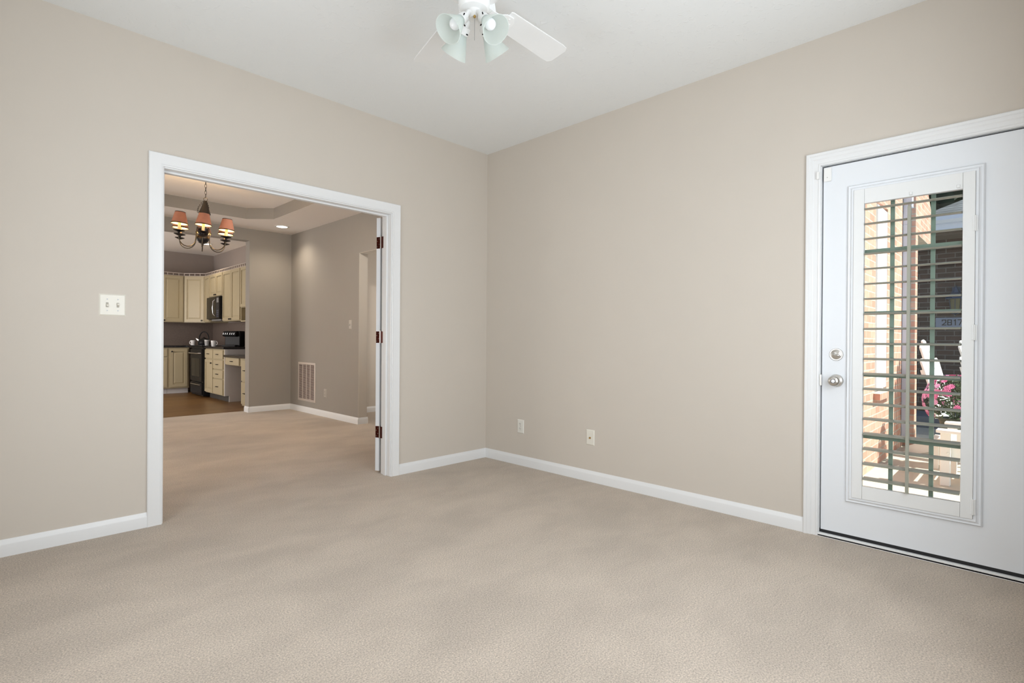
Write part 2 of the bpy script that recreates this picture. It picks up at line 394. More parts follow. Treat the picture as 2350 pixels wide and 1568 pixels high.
# cased opening: casing with an inner bead, jamb and door stop
CAS = [(0, 0), (0, .012), (.006, .014), (.010, .012), (.012, .011), (.058, .015), (.066, .017), (.070, .014), (.070, 0)]
t1 = MB(); t1.sweep([(OX1+.002, 0), (OX1+.002, OZ-.002+.004), (OX0-.002, OZ+.002), (OX0-.002, 0)], [(-u, v) for u, v in CAS], lambda a, b, v: (a, YA-v, b))
t1 = struct('trim_1', t1, 'trim', 'white casing around the wide opening to the dining room', 'door casing', smooth=25, origin=(1.49, YA, 0))
m = MB(); m.box(OX0-.012, OX0+.004, YA-.002, YA+.125, 0, OZ); m.box(OX1-.004, OX1+.012, YA-.002, YA+.125, 0, OZ); m.box(OX0, OX1, YA-.002, YA+.125, OZ-.006, OZ+.012)
m.build('jamb', 'trim', t1, bevel=.0015)
m = MB(); m.box(OX0+.003, OX0+.015, YA+.045, YA+.080, 0, OZ-.018); m.box(OX1-.015, OX1-.003, YA+.045, YA+.080, 0, OZ-.018); m.box(OX0+.003, OX1-.003, YA+.045, YA+.080, OZ-.018, OZ-.006)
m.build('door_stop', 'trim', t1, bevel=.002)

# interior door leaf folded back behind the opening
LA = math.radians(24)
d2 = thing('door_2', 'white door leaf folded open behind the right jamb of the wide opening', 'door', (OX1-.003, YA+.150, 0), LA, kind='structure')
m = MB(); m.box(0, .745, .002, .037, .016, 2.0)
m.build('leaf', 'door', d2, world=False, bevel=.0015)
m = MB(); m.sweep([(.1, .22), (.645, .22), (.645, 1.88), (.1, 1.88)], [(0, 0), (0, .006), (.018, .002), (.018, 0)], lambda a, b, v: (a, .002-v, b), closed=True)
m.build('panel_moulding', 'door', d2, world=False)
for hz in (1.804, 1.065, .322):
    h = MB(); h.box(-.0015, .0006, .004, .035, hz-.045, hz+.045)
    h = h.build('hinge', 'hinge', d2, world=False, bevel=.0005); h['label'] = 'dark red bronze butt hinge'
    k = MB(); k.cyl((-.006, -.006, hz-.047), (-.006, -.006, hz+.047), .0055, 12); k.ell((-.006, -.006, hz+.050), .0058, 10, 6); k.build('hinge_pin', 'satin', h, world=False, smooth=40)
    q = MB(Matrix.Rotation(-LA, 4, 'Z')); q.box(-.0015, .0015, -.043, -.008, hz-.045, hz+.045); q.build('jamb_plate', 'hinge', h, world=False)
    for (dy, dz) in ((.012, .03), (.027, .012), (.012, -.012), (.027, -.032)):
        s_ = MB(); s_.cyl((-.0028, dy, hz+dz), (-.001, dy, hz+dz), .0026, 8); s_.build('screw', 'satin', h, world=False)

# ---------------------------------------------------------------- exterior door in the right wall
t2 = MB(); CAS2 = [(0, 0), (0, .010), (.008, .013), (.012, .010), (.030, .012), (.036, .016), (.050, .017), (.054, .021), (.066, .021), (.070, .017), (.070, 0)]
t2.sweep([(DY0, 0), (DY0, DZ-.004), (DY1, DZ-.004), (DY1, 0)], CAS2, lambda a, b, v: (XB-v, a, b))
t2 = struct('trim_2', t2, 'trim', 'white moulded casing around the exterior door', 'door casing', smooth=25, origin=(XB, .42, 0))
m = MB(); m.box(XB-.001, XB+.16, DY1-.004, DY1+.01, 0, DZ); m.box(XB-.001, XB+.16, DY0-.01, DY0+.002, 0, DZ); m.box(XB-.001, XB+.16, DY0, DY1, DZ-.006, DZ+.01)
m.build('jamb', 'trim', t2)
m = MB(); m.box(XB+.030, XB+.075, DY1-.030, DY1-.004, .012, DZ-.006); m.box(XB+.030, XB+.075, DY0+.002, DY0+.012, .012, DZ-.006); m.box(XB+.030, XB+.075, DY0, DY1, DZ-.028, DZ-.006)
m.build('weatherstrip', 'rubber', t2)
m = MB(); m.box(XB-.004, XB+.006, DY1-.011, DY1-.002, .815, .875); m.build('strike_plate', 'satin', t2, bevel=.001)
m = MB(); m.box(XB-.012, XB+.19, DY0, DY1, 0, .012); m.box(XB-.012, XB+.012, DY0, DY1, -.02, .018)
t3 = struct('trim_3', m, 'shutter', 'white metal threshold under the exterior door', 'threshold', bevel=.003)
m = MB(); m.box(XB+.012, XB+.07, DY0, DY1, .0125, .034); m.build('sweep_gasket', 'rubber', t3)
LX = XB+.012                                # room face of the leaf
d1 = MB()
GY0, GY1, GZ0, GZ1 = .185, .672, .238, 1.846
y0, y1, z0, z1 = DY0+.006, DY1-.010, .034, DZ-.014
d1.box(LX, LX+.044, y0, GY0, z0, z1); d1.box(LX, LX+.044, GY1, y1, z0, z1); d1.box(LX, LX+.044, GY0, GY1, z0, GZ0); d1.box(LX, LX+.044, GY0, GY1, GZ1, z1)
d1 = struct('door_1', d1, 'door', 'white exterior door with a shuttered glass lite', 'door', origin=(LX, .419, 0))
m = MB(); LF = [(-.004, 0), (-.004, .022), (.006, .024), (.010, .017), (.016, .014), (.022, .016), (.026, .012), (.029, .004), (.029, 0)]
m.sweep([(GY0, GZ0), (GY1, GZ0), (GY1, GZ1), (GY0, GZ1)], [(-u, v) for u, v in LF], lambda a, b, v: (LX-v, a, b), closed=True)
m.build('lite_frame', 'door', d1, smooth=25)
m = MB(); m.box(LX+.018, LX+.022, GY0, GY1, GZ0, GZ1); m.build('glass_pane', pane_glass('door_glass'), d1)
m = MB()
gw = (GY1-GY0)/3
for k in (1, 2): m.box(LX+.024, LX+.034, GY0+gw*k-.009, GY0+gw*k+.009, GZ0, GZ1)
for k in range(1, 5): zz = GZ0+(GZ1-GZ0)*k/5; m.box(LX+.0245, LX+.0335, GY0, GY1, zz-.009, zz+.009)
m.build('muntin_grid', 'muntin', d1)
# plantation shutter on the door
SX0, SX1 = LX-.030, LX-.004
SY0, SY1, SZ0, SZ1 = .190, .668, .243, 1.842
oy0, oy1, oz0, oz1 = .234, .622, .309, 1.766
sh = MB(); sh.box(SX0, SX1, SY0, oy0, SZ0, SZ1); sh.box(SX0, SX1, oy1, SY1, SZ0, SZ1); sh.box(SX0, SX1, oy0+.0008, oy1-.0008, SZ0, oz0); sh.box(SX0, SX1, oy0+.0008, oy1-.0008, oz1, SZ1)
sh = sh.build('shutter', 'shutter', d1, bevel=.0012); sh['label'] = 'white plantation shutter with open louvers'
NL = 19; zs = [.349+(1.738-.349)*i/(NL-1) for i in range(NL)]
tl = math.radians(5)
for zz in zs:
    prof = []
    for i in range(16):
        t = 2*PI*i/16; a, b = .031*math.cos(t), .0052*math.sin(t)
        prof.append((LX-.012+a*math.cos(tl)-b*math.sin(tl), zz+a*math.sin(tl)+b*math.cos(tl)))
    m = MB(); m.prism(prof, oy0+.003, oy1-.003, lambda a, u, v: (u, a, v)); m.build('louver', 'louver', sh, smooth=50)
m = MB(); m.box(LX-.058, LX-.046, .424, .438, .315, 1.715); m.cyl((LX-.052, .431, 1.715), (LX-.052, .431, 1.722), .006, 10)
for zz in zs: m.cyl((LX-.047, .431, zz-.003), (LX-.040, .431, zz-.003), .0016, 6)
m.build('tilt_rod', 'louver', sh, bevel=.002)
for hz in (1.60, 1.10, .30):
    m = MB(); m.box(SX0-.003, SX0+.004, SY0-.010, SY0+.010, hz-.035, hz+.035); m.cyl((SX0-.004, SY0-.001, hz-.036), (SX0-.004, SY0-.001, hz+.036), .004, 10); m.build('shutter_hinge', 'shutter', sh, bevel=.001)
for cy in (.428, .250):
    m = MB(); m.box(SX0-.008, SX0, cy-.006, cy+.006, oz1+.006, oz1+.022); m.build('catch', 'shutter', sh, bevel=.002)
# hardware
def lathe_x(prof, y, z, x=LX): return MB().lathe([(r, h) for r, h in prof], (x, y, z), (-1, 0, 0), 32)
kb = lathe_x([(.0, 0), (.034, 0), (.034, .003), (.030, .009), (.014, .013), (.0125, .030), (.016, .034), (.026, .042), (.0285, .052), (.027, .060), (.020, .066), (.012, .0675), (.012, .0655), (0, .0655)], .747, .845)
kb = kb.build('door_knob', 'satin', d1, smooth=40); kb['label'] = 'satin nickel door knob'
m = MB(); m.lathe([(0, 0), (.0095, 0), (.0095, .003), (0, .003)], (LX-.0655, .747, .845), (-1, 0, 0), 20); m.box(LX-.0725, LX-.068, .740, .754, .8435, .8465); m.build('privacy_button', 'chrome', kb, bevel=.0006)
m = MB(); m.lathe([(.0095, .0), (.0115, 0), (.0115, .0025), (.0095, .0025)], (LX-.0665, .747, .845), (-1, 0, 0), 20, closed=True); m.build('keyway_ring', 'dark', kb)
db = lathe_x([(0, 0), (.033, 0), (.033, .004), (.031, .006), (.0265, .006), (.0255, .004), (.024, .005), (.021, .007), (0, .0075)], .748, .985).build('deadbolt', 'satin', d1, smooth=40); db['label'] = 'satin nickel deadbolt rose'
m = MB(Matrix.Translation((LX-.012, .748, .983)) @ Matrix.Rotation(math.radians(14), 4, 'X'))
m.ell((0, .0, 0), (.009, .022, .0065), 16, 8); m.build('thumb_turn', 'satin', db, smooth=60)
sn = MB().box(LX-.016, LX, .776, .813, 1.918, 1.992).build('contact_sensor', 'white', d1, bevel=.004, segs=3); sn['label'] = 'white door alarm contact sensor'
m = MB(); m.box(LX-.0166, LX-.0158, .793, .796, 1.937, 1.940); m.build('indicator', 'dark', sn)
tag(MB().box(XB-.030, XB-.0105, .829, .841, 1.933, 1.972).build('sensor_magnet', 'white', bevel=.002), 'small white alarm magnet on the casing beside the door sensor', 'alarm magnet')

# unseen window frames added around the daylight lamps
for k_, ((wx, wy, wz), (dx, dy, _), (ww, wh), _w, _c) in enumerate(DAY):
    lab = ['white window in the wall behind the camera', 'white window in the wall left of the camera', 'white window in the unseen left wall of the dining room', 'white patio window in the unseen left wall of the kitchen', 'white window at the end of the hall'][k_]
    fn_ = (lambda a, b, v, wx=wx, wy=wy, dx=dx, dy=dy: (wx-dx*.012+dx*v if dx else a, wy-dy*.012+dy*v if dy else a, b))
    ca = wy if dx else wx
    m = MB(); m.sweep([(ca-ww/2, wz-wh/2), (ca+ww/2, wz-wh/2), (ca+ww/2, wz+wh/2), (ca-ww/2, wz+wh/2)], [(.0, 0), (.0, .03), (-.07, .022), (-.07, 0)], fn_, closed=True)
    struct('window_%d' % (k_+2), m, 'trim', lab, 'window')
# ---------------------------------------------------------------- plates on the living room walls
def plate_mb(T, wd, ht, th=.0055):
    m = MB(T); i = .006
    m.add([(-wd/2, 0, -ht/2), (wd/2, 0, -ht/2), (wd/2, 0, ht/2), (-wd/2, 0, ht/2), (-wd/2+i, -th, -ht/2+i), (wd/2-i, -th, -ht/2+i), (wd/2-i, -th, ht/2-i), (-wd/2+i, -th, ht/2-i)],
          [(0, 1, 2, 3), (7, 6, 5, 4), (0, 4, 5, 1), (1, 5, 6, 2), (2, 6, 7, 3), (3, 7, 4, 0)])
    return m
I4 = Matrix()
def switch_plate(loc, rz, n, label, mat='ivory'):
    wd = .070+.046*(n-1)
    e = thing('light_switch', label, 'light switch', loc, rz)
    plate_mb(I4, wd, .115).build('cover_plate', mat, e, world=False)
    for k in range(n):
        cx = (k-(n-1)/2)*.046
        m = MB(); m.box(cx-.0055, cx+.0055, -.0062, -.004, -.0125, .0125); fr = m.build('toggle_slot', 'slot', e, world=False)
        m = MB(Matrix.Translation((cx, -.006, 0)) @ Matrix.Rotation(math.radians(25 if k == 0 else -25), 4, 'X')); m.box(-.0042, .0042, -.012, .002, -.0045, .0045); m.build('toggle', mat, fr, world=False, bevel=.001)
        for s_ in (-.030, .030):
            m = MB(); m.cyl((cx, -.0068, s_), (cx, -.004, s_), .003, 10); m.build('screw', 'gray' if mat == 'ivory' else 'ivory', e, world=False)
    return e
switch_plate((.521, YA, 1.221), 0, 2, 'ivory double toggle light switch left of the wide cased opening')
def outlet(loc, rz, label, mat='white'):
    e = thing('power_outlet', label, 'power outlet', loc, rz)
    plate_mb(I4, .074, .115).build('cover_plate', mat, e, world=False)
    for s_ in (-.0195, .0195):
        m = MB(); m.lathe([(0, .0), (.0165, .0), (.0165, .0035), (0, .0035)], (0, -.0045, s_), (0, -1, 0), 20); r = m.build('receptacle', mat, e, world=False)
        m = MB(); m.box(-.0075, -.0052, -.0086, -.0078, s_-.001, s_+.009); m.box(.0052, .0075, -.0086, -.0078, s_-.001, s_+.009); m.cyl((0, -.0086, s_-.008), (0, -.0078, s_-.008), .0026, 10); m.build('slots', 'dark', r, world=False)
    m = MB(); m.cyl((0, -.0072, 0), (0, -.004, 0), .003, 10); m.build('screw', 'gray', e, world=False)
    return e
outlet((XB, 3.062, .325), -PI/2, 'ivory duplex power outlet on the right wall, close to the corner', 'outletivory')
e = thing('cable_outlet', 'ivory coaxial cable wall plate low on the right wall', 'cable outlet', (XB, 2.345, .328), -PI/2)
plate_mb(I4, .074, .115).build('cover_plate', 'ivory', e, world=False)
m = MB(); m.cyl((0, -.015, -.003), (0, -.004, -.003), .0048, 12); m.cyl((0, -.008, -.003), (0, -.004, -.003), .008, 6); m.build('coax_connector', 'brass', e, world=False)

# ---------------------------------------------------------------- ceiling fan
FX, FY, FZ = 1.506, 1.722, 2.51
fan = thing('ceiling_fan', 'white five-blade ceiling fan with four frosted glass shades', 'ceiling fan', (FX, FY, HC))
def fl(z): return z-HC
m = MB(); m.lathe([(0, 0), (.085, 0), (.085, -.012), (.135, -.03), (.145, -.05), (.145, -.12), (.13, -.150), (.10, -.175), (.085, -.185), (0, -.185)], (0, 0, 0), n=48)
m.build('motor_housing', 'fanwhite', fan, world=False, smooth=35)
m = MB(); m.lathe([(0, -.18), (.067, -.18), (.0675, fl(2.495)), (.066, fl(2.478)), (.058, fl(2.468)), (.030, fl(2.463)), (.024, fl(2.435)), (.022, fl(2.428)), (0, fl(2.428))], n=40)
m.build('switch_housing', 'fanwhite', fan, world=False, smooth=35)
for k in range(5):
    a = math.radians(72*k+2.5); T = Matrix.Rotation(a, 4, 'Z') @ Matrix.Translation((0, 0, fl(FZ))) @ Matrix.Rotation(math.radians(-11), 4, 'X')
    out = []
    r0, r1 = .185, .600
    for (u, v) in [(r0, -.052), (r0+.01, -.058), (r1-.05, -.067), (r1-.015, -.064), (r1, -.045), (r1, .045), (r1-.015, .064), (r1-.05, .067), (r0+.01, .058), (r0, .052)]: out.append((u, v))
    m = MB(T); m.prism(out, 0, .006, Z); m.build('blade', 'blade', fan, world=False, bevel=.002)
    m = MB(T); pts = []
    m.prism([(.10, -.012), (.15, -.014), (.175, -.036), (.215, -.038), (.235, -.020), (.24, 0), (.235, .020), (.215, .038), (.175, .036), (.15, .014), (.10, .012)], -.006, -.0005, Z)
    m.box(.075, .125, -.012, .012, -.004, .05)
    for (u, v) in ((.2, -.022), (.2, .022), (.222, 0)): m.ell((u, v, -.006), (.005, .005, .003), 8, 5)
    m.build('blade_iron', 'fanwhite', fan, world=False, bevel=.0015)
cth = math.radians(90-45.5)   # azimuth the camera looks along
for k in range(4):
    az = cth+PI/4+PI/2*k
    R = Matrix.Rotation(az, 4, 'Z'); tilt = math.radians(44)
    base = Vector((.044, 0, fl(2.425))); d = Vector((math.sin(tilt), 0, -math.cos(tilt)))
    m = MB(R); m.tube([(.018, 0, fl(2.450)), (.034, 0, fl(2.444)), tuple(base), tuple(base+d*.02)], .011, 12)
    m.lathe([(0, .0), (.020, .0), (.0225, .006), (.0225, .030), (.0205, .032), (.0205, .006), (0, .006)], base+d*.012, d, 28)
    arm = m.build('light_arm', 'fanwhite', fan, world=False, smooth=35)
    for q in range(3):
        m = MB(R); tt = 2*PI*q/3+.5; n1 = d.orthogonal().normalized(); n2 = d.cross(n1); c = base+d*.034+(n1*math.cos(tt)+n2*math.sin(tt))*.022
        m.cyl(c, c+(n1*math.cos(tt)+n2*math.sin(tt))*.008, .0028, 8)
        m.build('thumb_screw', 'iron', arm, world=False)
    m = MB(R); o_ = base+d*.026
    outp = [(.0185, 0), (.0195, .012), (.024, .030), (.033, .050), (.042, .070), (.050, .088), (.057, .104), (.0605, .112)]
    prof = outp+[(r-.003, h) for r, h in reversed(outp)]
    m.lathe(prof, o_, d, 40, closed=True); shd = m.build('glass_shade', 'frost', fan, world=False, smooth=60)
    m = MB(R); m.lathe([(0, .0), (.012, 0), (.013, .02), (.014, .030), (.022, .050), (.025, .064), (.022, .078), (.012, .088), (0, .091)], base+d*.018, d, 20); m.build('bulb', 'bulb', arm, world=False, smooth=60)
pc = MB(); px_, py_ = -.013, -.019
pc.cyl((px_, py_, fl(2.325)), (px_, py_, fl(2.420)), .0009, 6); pc = pc.build('pull_chain', 'gray', fan, world=False)
m = MB(); m.ell((px_, py_, fl(2.426)), (.006, .006, .007), 12, 8); m.build('chain_bead', 'brass', pc, world=False, smooth=60)

# ---------------------------------------------------------------- dining room shell
OC = (DXL, DXR, YA+.12, DYF)             # x0, x1, y0, y1
inn = [(.43, 4.51), (.68, 4.26), (2.47, 4.26), (2.72, 4.51), (2.72, 7.00), (2.47, 7.25), (.68, 7.25), (.43, 7.00)]
x0, x1, y0, y1 = OC
vs = [(x0, y0), (x1, y0), (x1, y1), (x0, y1)]+inn
m = MB(); m.add([(a, b, DZC) for a, b in vs], [(0, 1, 6, 5), (1, 7, 6), (1, 2, 8, 7), (2, 9, 8), (2, 3, 10, 9), (3, 11, 10), (3, 0, 4, 11), (0, 5, 4)])
struct('ceiling_dining', m, 'dceil', 'flat cream border of the dining room tray ceiling', 'ceiling', origin=(0, 0, 0))
m = MB(); m.box(x0-.1, 3.6, y0-.05, 8.0, DZT, DZT+.08)
struct('ceiling_tray', m, 'dceil', 'raised cream centre of the dining room tray ceiling', 'ceiling', origin=(0, 0, 0))
m = MB(); n = len(inn); m.add([(a, b, DZC-.001) for a, b in inn]+[(a, b, DZT+.001) for a, b in inn], [(i, (i+1) % n, n+(i+1) % n, n+i) for i in range(n)])
struct('trim_4', m, 'taupe', 'taupe painted upright sides of the tray ceiling', 'ceiling trim', origin=(0, 0, 0))
JX = 2.732; HD = 2.425; FT = .15
m = MB(); m.box(JX, DXR+.1, DYF, DYF+FT, 0, KZ); m.box(.20, JX, DYF, DYF+FT, HD, KZ+.02); m.box(DXL, .20, DYF, DYF+FT, 0, KZ)
struct('wall_dining_far', m, 'taupe', 'taupe wall with the wide opening to the kitchen', 'wall', origin=(0, 0, 0))
m = MB(); m.box(DXR, DXR+.115, 5.90, DYF, 0, DZT); m.box(DXR, DXR+.115, 4.85, 5.90, 2.105, DZT); m.box(DXR, DXR+.115, YA+.12, 4.85, 0, DZT)
struct('wall_dining_right', m, 'taupe', 'taupe wall with the return air grille', 'wall', origin=(0, 0, 0))
struct('wall_dining_left', MB().box(DXL-.12, DXL, YA+.12, DYF+FT, 0, DZT), 'taupe', 'taupe wall on the far left of the dining room', 'wall', origin=(0, 0, 0))
m = MB(); m.prism(BBP, JX-.002, DXR, lambda a, u, v: (a, DYF-u, v)); m.prism(BBP, DYF-.013, DYF+FT, lambda a, u, v: (JX-u, a, v)); baseboard('baseboard_dining_far', m, 'white baseboard on the narrow taupe wall beside the kitchen')
m = MB(); m.prism(BBP, 5.888, DYF, lambda a, u, v: (DXR-u, a, v)); m.prism(BBP, DXR-.002, DXR+.128, lambda a, u, v: (a, 5.90-u, v)); baseboard('baseboard_dining_right', m, 'white baseboard under the return air grille')
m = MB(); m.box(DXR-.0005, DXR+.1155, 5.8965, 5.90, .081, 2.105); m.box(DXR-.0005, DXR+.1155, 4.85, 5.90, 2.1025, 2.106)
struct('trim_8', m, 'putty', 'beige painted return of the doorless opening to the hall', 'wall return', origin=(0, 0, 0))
# hall beyond the drywall opening
struct('wall_hall', MB().box(DXR+.115, 5.1, 6.78, 6.90, 0, 2.6), 'beige', 'light beige hall wall seen beyond the dining room', 'wall', origin=(0, 0, 0))
m = MB(); m.prism(BBP, DXR+.115, 5.0, lambda a, u, v: (a, 6.78-u, v)); baseboard('baseboard_hall', m, 'white baseboard on the hall wall')
struct('wall_hall_end', MB().box(5.0, 5.1, 4.5, 6.9, 0, 2.6), 'beige', 'beige end wall of the hall', 'wall', origin=(0, 0, 0))
struct('wall_hall_near', MB().box(DXR+.115, 5.1, 4.4, 4.5, 0, 2.6), 'beige', 'beige near wall of the hall', 'wall', origin=(0, 0, 0))
struct('ceiling_hall', MB().box(DXR+.115, 5.1, 4.4, 6.9, 2.59, 2.68), 'dceil', 'white ceiling of the hall', 'ceiling', origin=(0, 0, 0))
struct('floor_hall', MB().box(XB+.02, 5.1, YA+.12, 8.05, -.12, 0), 'carpet', 'beige carpet of the hall beyond the dining room', 'carpet', origin=(0, 0, 0))
# return grille, outlet and switch on the dining room wall
ge = thing('return_air_grille', 'tall almond return air grille low on the taupe wall', 'air vent', (DXR, 7.337, .435), -PI/2)
m = MB(); m.sweep([(-.245, -.245), (.245, -.245), (.245, .245), (-.245, .245)], [(0, 0), (0, .006), (-.004, .009), (-.030, .004), (-.030, 0)], lambda a, b, v: (a, -v, b), closed=True); m.build('frame', 'grille', ge, world=False)
MB().box(-.245, .245, -.0012, -.0002, -.245, .245).build('filter', 'grilledark', ge, world=False)
m = MB()
for k in (-1, 0, 1): m.box(k*.1225-.008, k*.1225+.008, -.007, -.001, -.245, .245)
m.build('mullions', 'grille', ge, world=False)
m = MB()
for k in range(33):
    zz = -.238+k*.476/32
    m.add([(-.245, -.006, zz-.0025), (.245, -.006, zz-.0025), (.245, -.0015, zz+.0022), (-.245, -.0015, zz+.0022)], [(0, 1, 2, 3)])
m.build('slats', 'grille', ge, world=False)
outlet((DXR, 6.772, .316), -PI/2, 'almond power outlet on the taupe wall beside the return grille', 'almond')
switch_plate((DXR, 6.107, 1.228), -PI/2, 1, 'almond single light switch on the taupe wall near the hall opening', 'almond')
def downlight(loc, label, watts, col, aim=None, cone=140, soft=.06):
    e = thing('recessed_light', label, 'ceiling light', loc, 0)
    MB().lathe([(.070, -.0005), (.092, -.0005), (.094, -.004), (.088, -.007), (.070, -.006)], (0, 0, 0), n=36, closed=True).build('trim_ring', 'white', e, world=False, smooth=40)
    MB().lathe([(0, -.003), (.071, -.003), (.071, -.0005), (0, -.0005)], (0, 0, 0), n=36).build('lens', 'lens', e, world=False)
    lamp('downlight_lamp', 'SPOT', (0, 0, -.02), watts, col, aim, parent=e, spot_size=math.radians(cone), spot_blend=.8, shadow_soft_size=soft)
    return e
downlight((2.98, 7.38, DZC), 'lit recessed ceiling light in the dining room border', 24, (1.0, .86, .68))
downlight((2.20, 3.95, DZC), 'recessed eyeball light in the near border of the dining room, turned to the far wall', 165, (1.0, .93, .84), (.17, 1, -.30), 75, .09)  # unseen spot added to brighten the dining room's far wall
downlight((2.94, 10.6, KZ), 'lit recessed ceiling light over the kitchen range', 24, (1.0, .84, .64))

# ---------------------------------------------------------------- chandelier
CX, CY = 1.584, 5.745
ch = thing('chandelier', 'black iron six-arm chandelier with terracotta candle shades', 'chandelier', (CX, CY, DZT))
vdir = Vector((CX, CY, 0)).normalized(); TILT = math.radians(3.3); RZ = -.333      # the fixture hangs a little crooked from its ring
TT = Matrix.Translation((0, 0, RZ)) @ Matrix.Rotation(TILT, 4, vdir) @ Matrix.Translation((0, 0, -RZ)) @ Matrix.Translation((0, 0, -.038))
m = MB(); m.lathe([(0, 0), (.06, 0), (.058, -.012), (.03, -.022), (.008, -.026), (0, -.026)], n=28); m.build('canopy', 'iron', ch, world=False, smooth=40)
m = MB(); zt = -.024
for k in range(9):
    pts = []
    for i in range(14):
        t = 2*PI*i/14; a = .0085*math.cos(t); b = .0195*math.sin(t)
        pts.append((a if k % 2 else 0, 0 if k % 2 else a, zt-.017-b))
    m.tube(pts, .0018, 6, closed=True); zt -= .0325
m.build('chain', 'iron', ch, world=False, smooth=60)
m = MB(TT); m.tube([(.017*math.cos(2*PI*i/20), 0, -.295+.017*math.sin(2*PI*i/20)) for i in range(20)], .003, 8, closed=True); m.build('hanging_ring', 'bronze', ch, world=False, smooth=60)
m = MB(TT); m.lathe([(0, -.310), (.014, -.312), (.020, -.335), (.035, -.385), (.050, -.430), (.052, -.440), (.030, -.446), (.018, -.46), (.016, -.56), (.030, -.575), (.046, -.590), (.048, -.625), (.036, -.640), (.050, -.655), (.056, -.680), (.046, -.706), (.020, -.722), (.010, -.730), (.012, -.742), (0, -.752)], n=28)
m.build('centre_column', 'iron', ch, world=False, smooth=40)
azc = math.atan2(-CY, -CX)
for k in range(3):
    a = azc+2*PI*k/3+.6; m = MB(TT)
    for i in range(6):
        t = i/6; r = .016+.036*math.sin(t*PI/2)+.012*math.sin(t*PI); z = -.312-.125*t
        m.tube([(math.cos(a)*(r+.005*math.cos(2*PI*q/8)), math.sin(a)*(r+.005*math.cos(2*PI*q/8)), z-.010+.011*math.sin(2*PI*q/8)) for q in range(8)], .0022, 5, closed=True)
    m.build('side_chain', 'iron', ch, world=False)
def arm_pts():
    P = [(.030, -.600), (.048, -.575), (.060, -.578), (.064, -.62), (.066, -.690)]
    for i in range(1, 11):
        t = PI+PI*i/10; P.append((.145+.079*math.cos(t), -.700+.083*math.sin(t)))
    P.append((.224, -.690)); return P
proto = None
for k in range(6):
    a = azc+PI/3*k; R = Matrix.Rotation(a, 4, 'Z')
    if proto is None:
        am = MB(); am.tube([(r, 0, z) for r, z in arm_pts()], .0045, 10)
        am = am.build('arm', 'bronze', ch, world=False, smooth=60)
        m = MB(); m.lathe([(0, -.700), (.012, -.698), (.040, -.686), (.041, -.683), (.012, -.690), (.009, -.672), (.012, -.664), (.046, -.652), (.047, -.649), (.016, -.655), (0, -.655)], (.224, 0, 0), n=28); m.build('drip_pans', 'iron', am, world=False, smooth=40)
        m = MB(); m.cyl((.224, 0, -.655), (.224, 0, -.560), .0125, 16); m.build('candle_sleeve', 'candle', am, world=False, smooth=40)
        m = MB(); m.lathe([(0, -.560), (.006, -.558), (.011, -.538), (.009, -.522), (0, -.505)], (.224, 0, 0), n=14); m.build('bulb', 'bulb_on', am, world=False, smooth=60)
        m = MB(); m.lathe([(.0690, -.588), (.0425, -.480), (.0413, -.480), (.0678, -.588)], (.224, 0, 0), n=40, closed=True); shd = m.build('shade', 'shade', am, world=False, smooth=40)
        m = MB(); m.lathe([(.0677, -.5878), (.0412, -.4802), (.0405, -.4802), (.0670, -.5878)], (.224, 0, 0), n=40, closed=True); m.build('shade_lining', 'shadein', am, world=False, smooth=40)
        for (pr) in ([(.0703, -.590), (.0700, -.582), (.0670, -.582), (.0670, -.590)], [(.0436, -.482), (.0436, -.477), (.0410, -.477), (.0410, -.482)]):
            m = MB(); m.lathe(pr, (.224, 0, 0), n=40, closed=True); m.build('shade_binding', 'iron', am, world=False)
        proto = am; o = am
    else: o = dup(proto, ch)
    o.matrix_local = TT @ R
    lamp('candle_lamp', 'POINT', TT @ Vector((.224*math.cos(a), .224*math.sin(a), -.505)), 5.0, (1.0, .70, .38), parent=ch, shadow_soft_size=.02)

# ---------------------------------------------------------------- kitchen shell
struct('floor_kitchen', MB().box(-.6, KX+.05, 8.09, KY+.1, -.10, -.001), 'plank', 'brown wood plank floor of the kitchen', 'wood floor', origin=(0, 0, 0))
struct('ceiling_kitchen', MB().box(-.6, KX+.1, DYF+FT-.05, KY+.1, KZ, KZ+.08), 'dceil', 'white kitchen ceiling', 'ceiling', origin=(0, 0, 0))
struct('wall_kitchen_right', MB().box(KX, KX+.1, DYF+FT, KY+.1, 0, KZ), 'ktaupe', 'taupe kitchen wall behind the range', 'wall', origin=(0, 0, 0))
struct('wall_kitchen_back', MB().box(-.6, KX, KY, KY+.1, 0, KZ), 'ktaupe', 'taupe back wall of the kitchen', 'wall', origin=(0, 0, 0))
struct('wall_kitchen_left', MB().box(-.6, -.5, DYF+FT, KY, 0, KZ), 'ktaupe', 'taupe wall at the unseen side of the kitchen', 'wall', origin=(0, 0, 0))
m = MB(); m.box(KX-.008, KX, 8.5, KY, .90, 1.345); m.box(1.9, KX-.008, KY-.008, KY, .90, 1.345)
struct('trim_5', m, 'splash', 'brown tile backsplash between counters and wall cabinets', 'backsplash', origin=(0, 0, 0))
RX = -PI/2                                 # facing -x
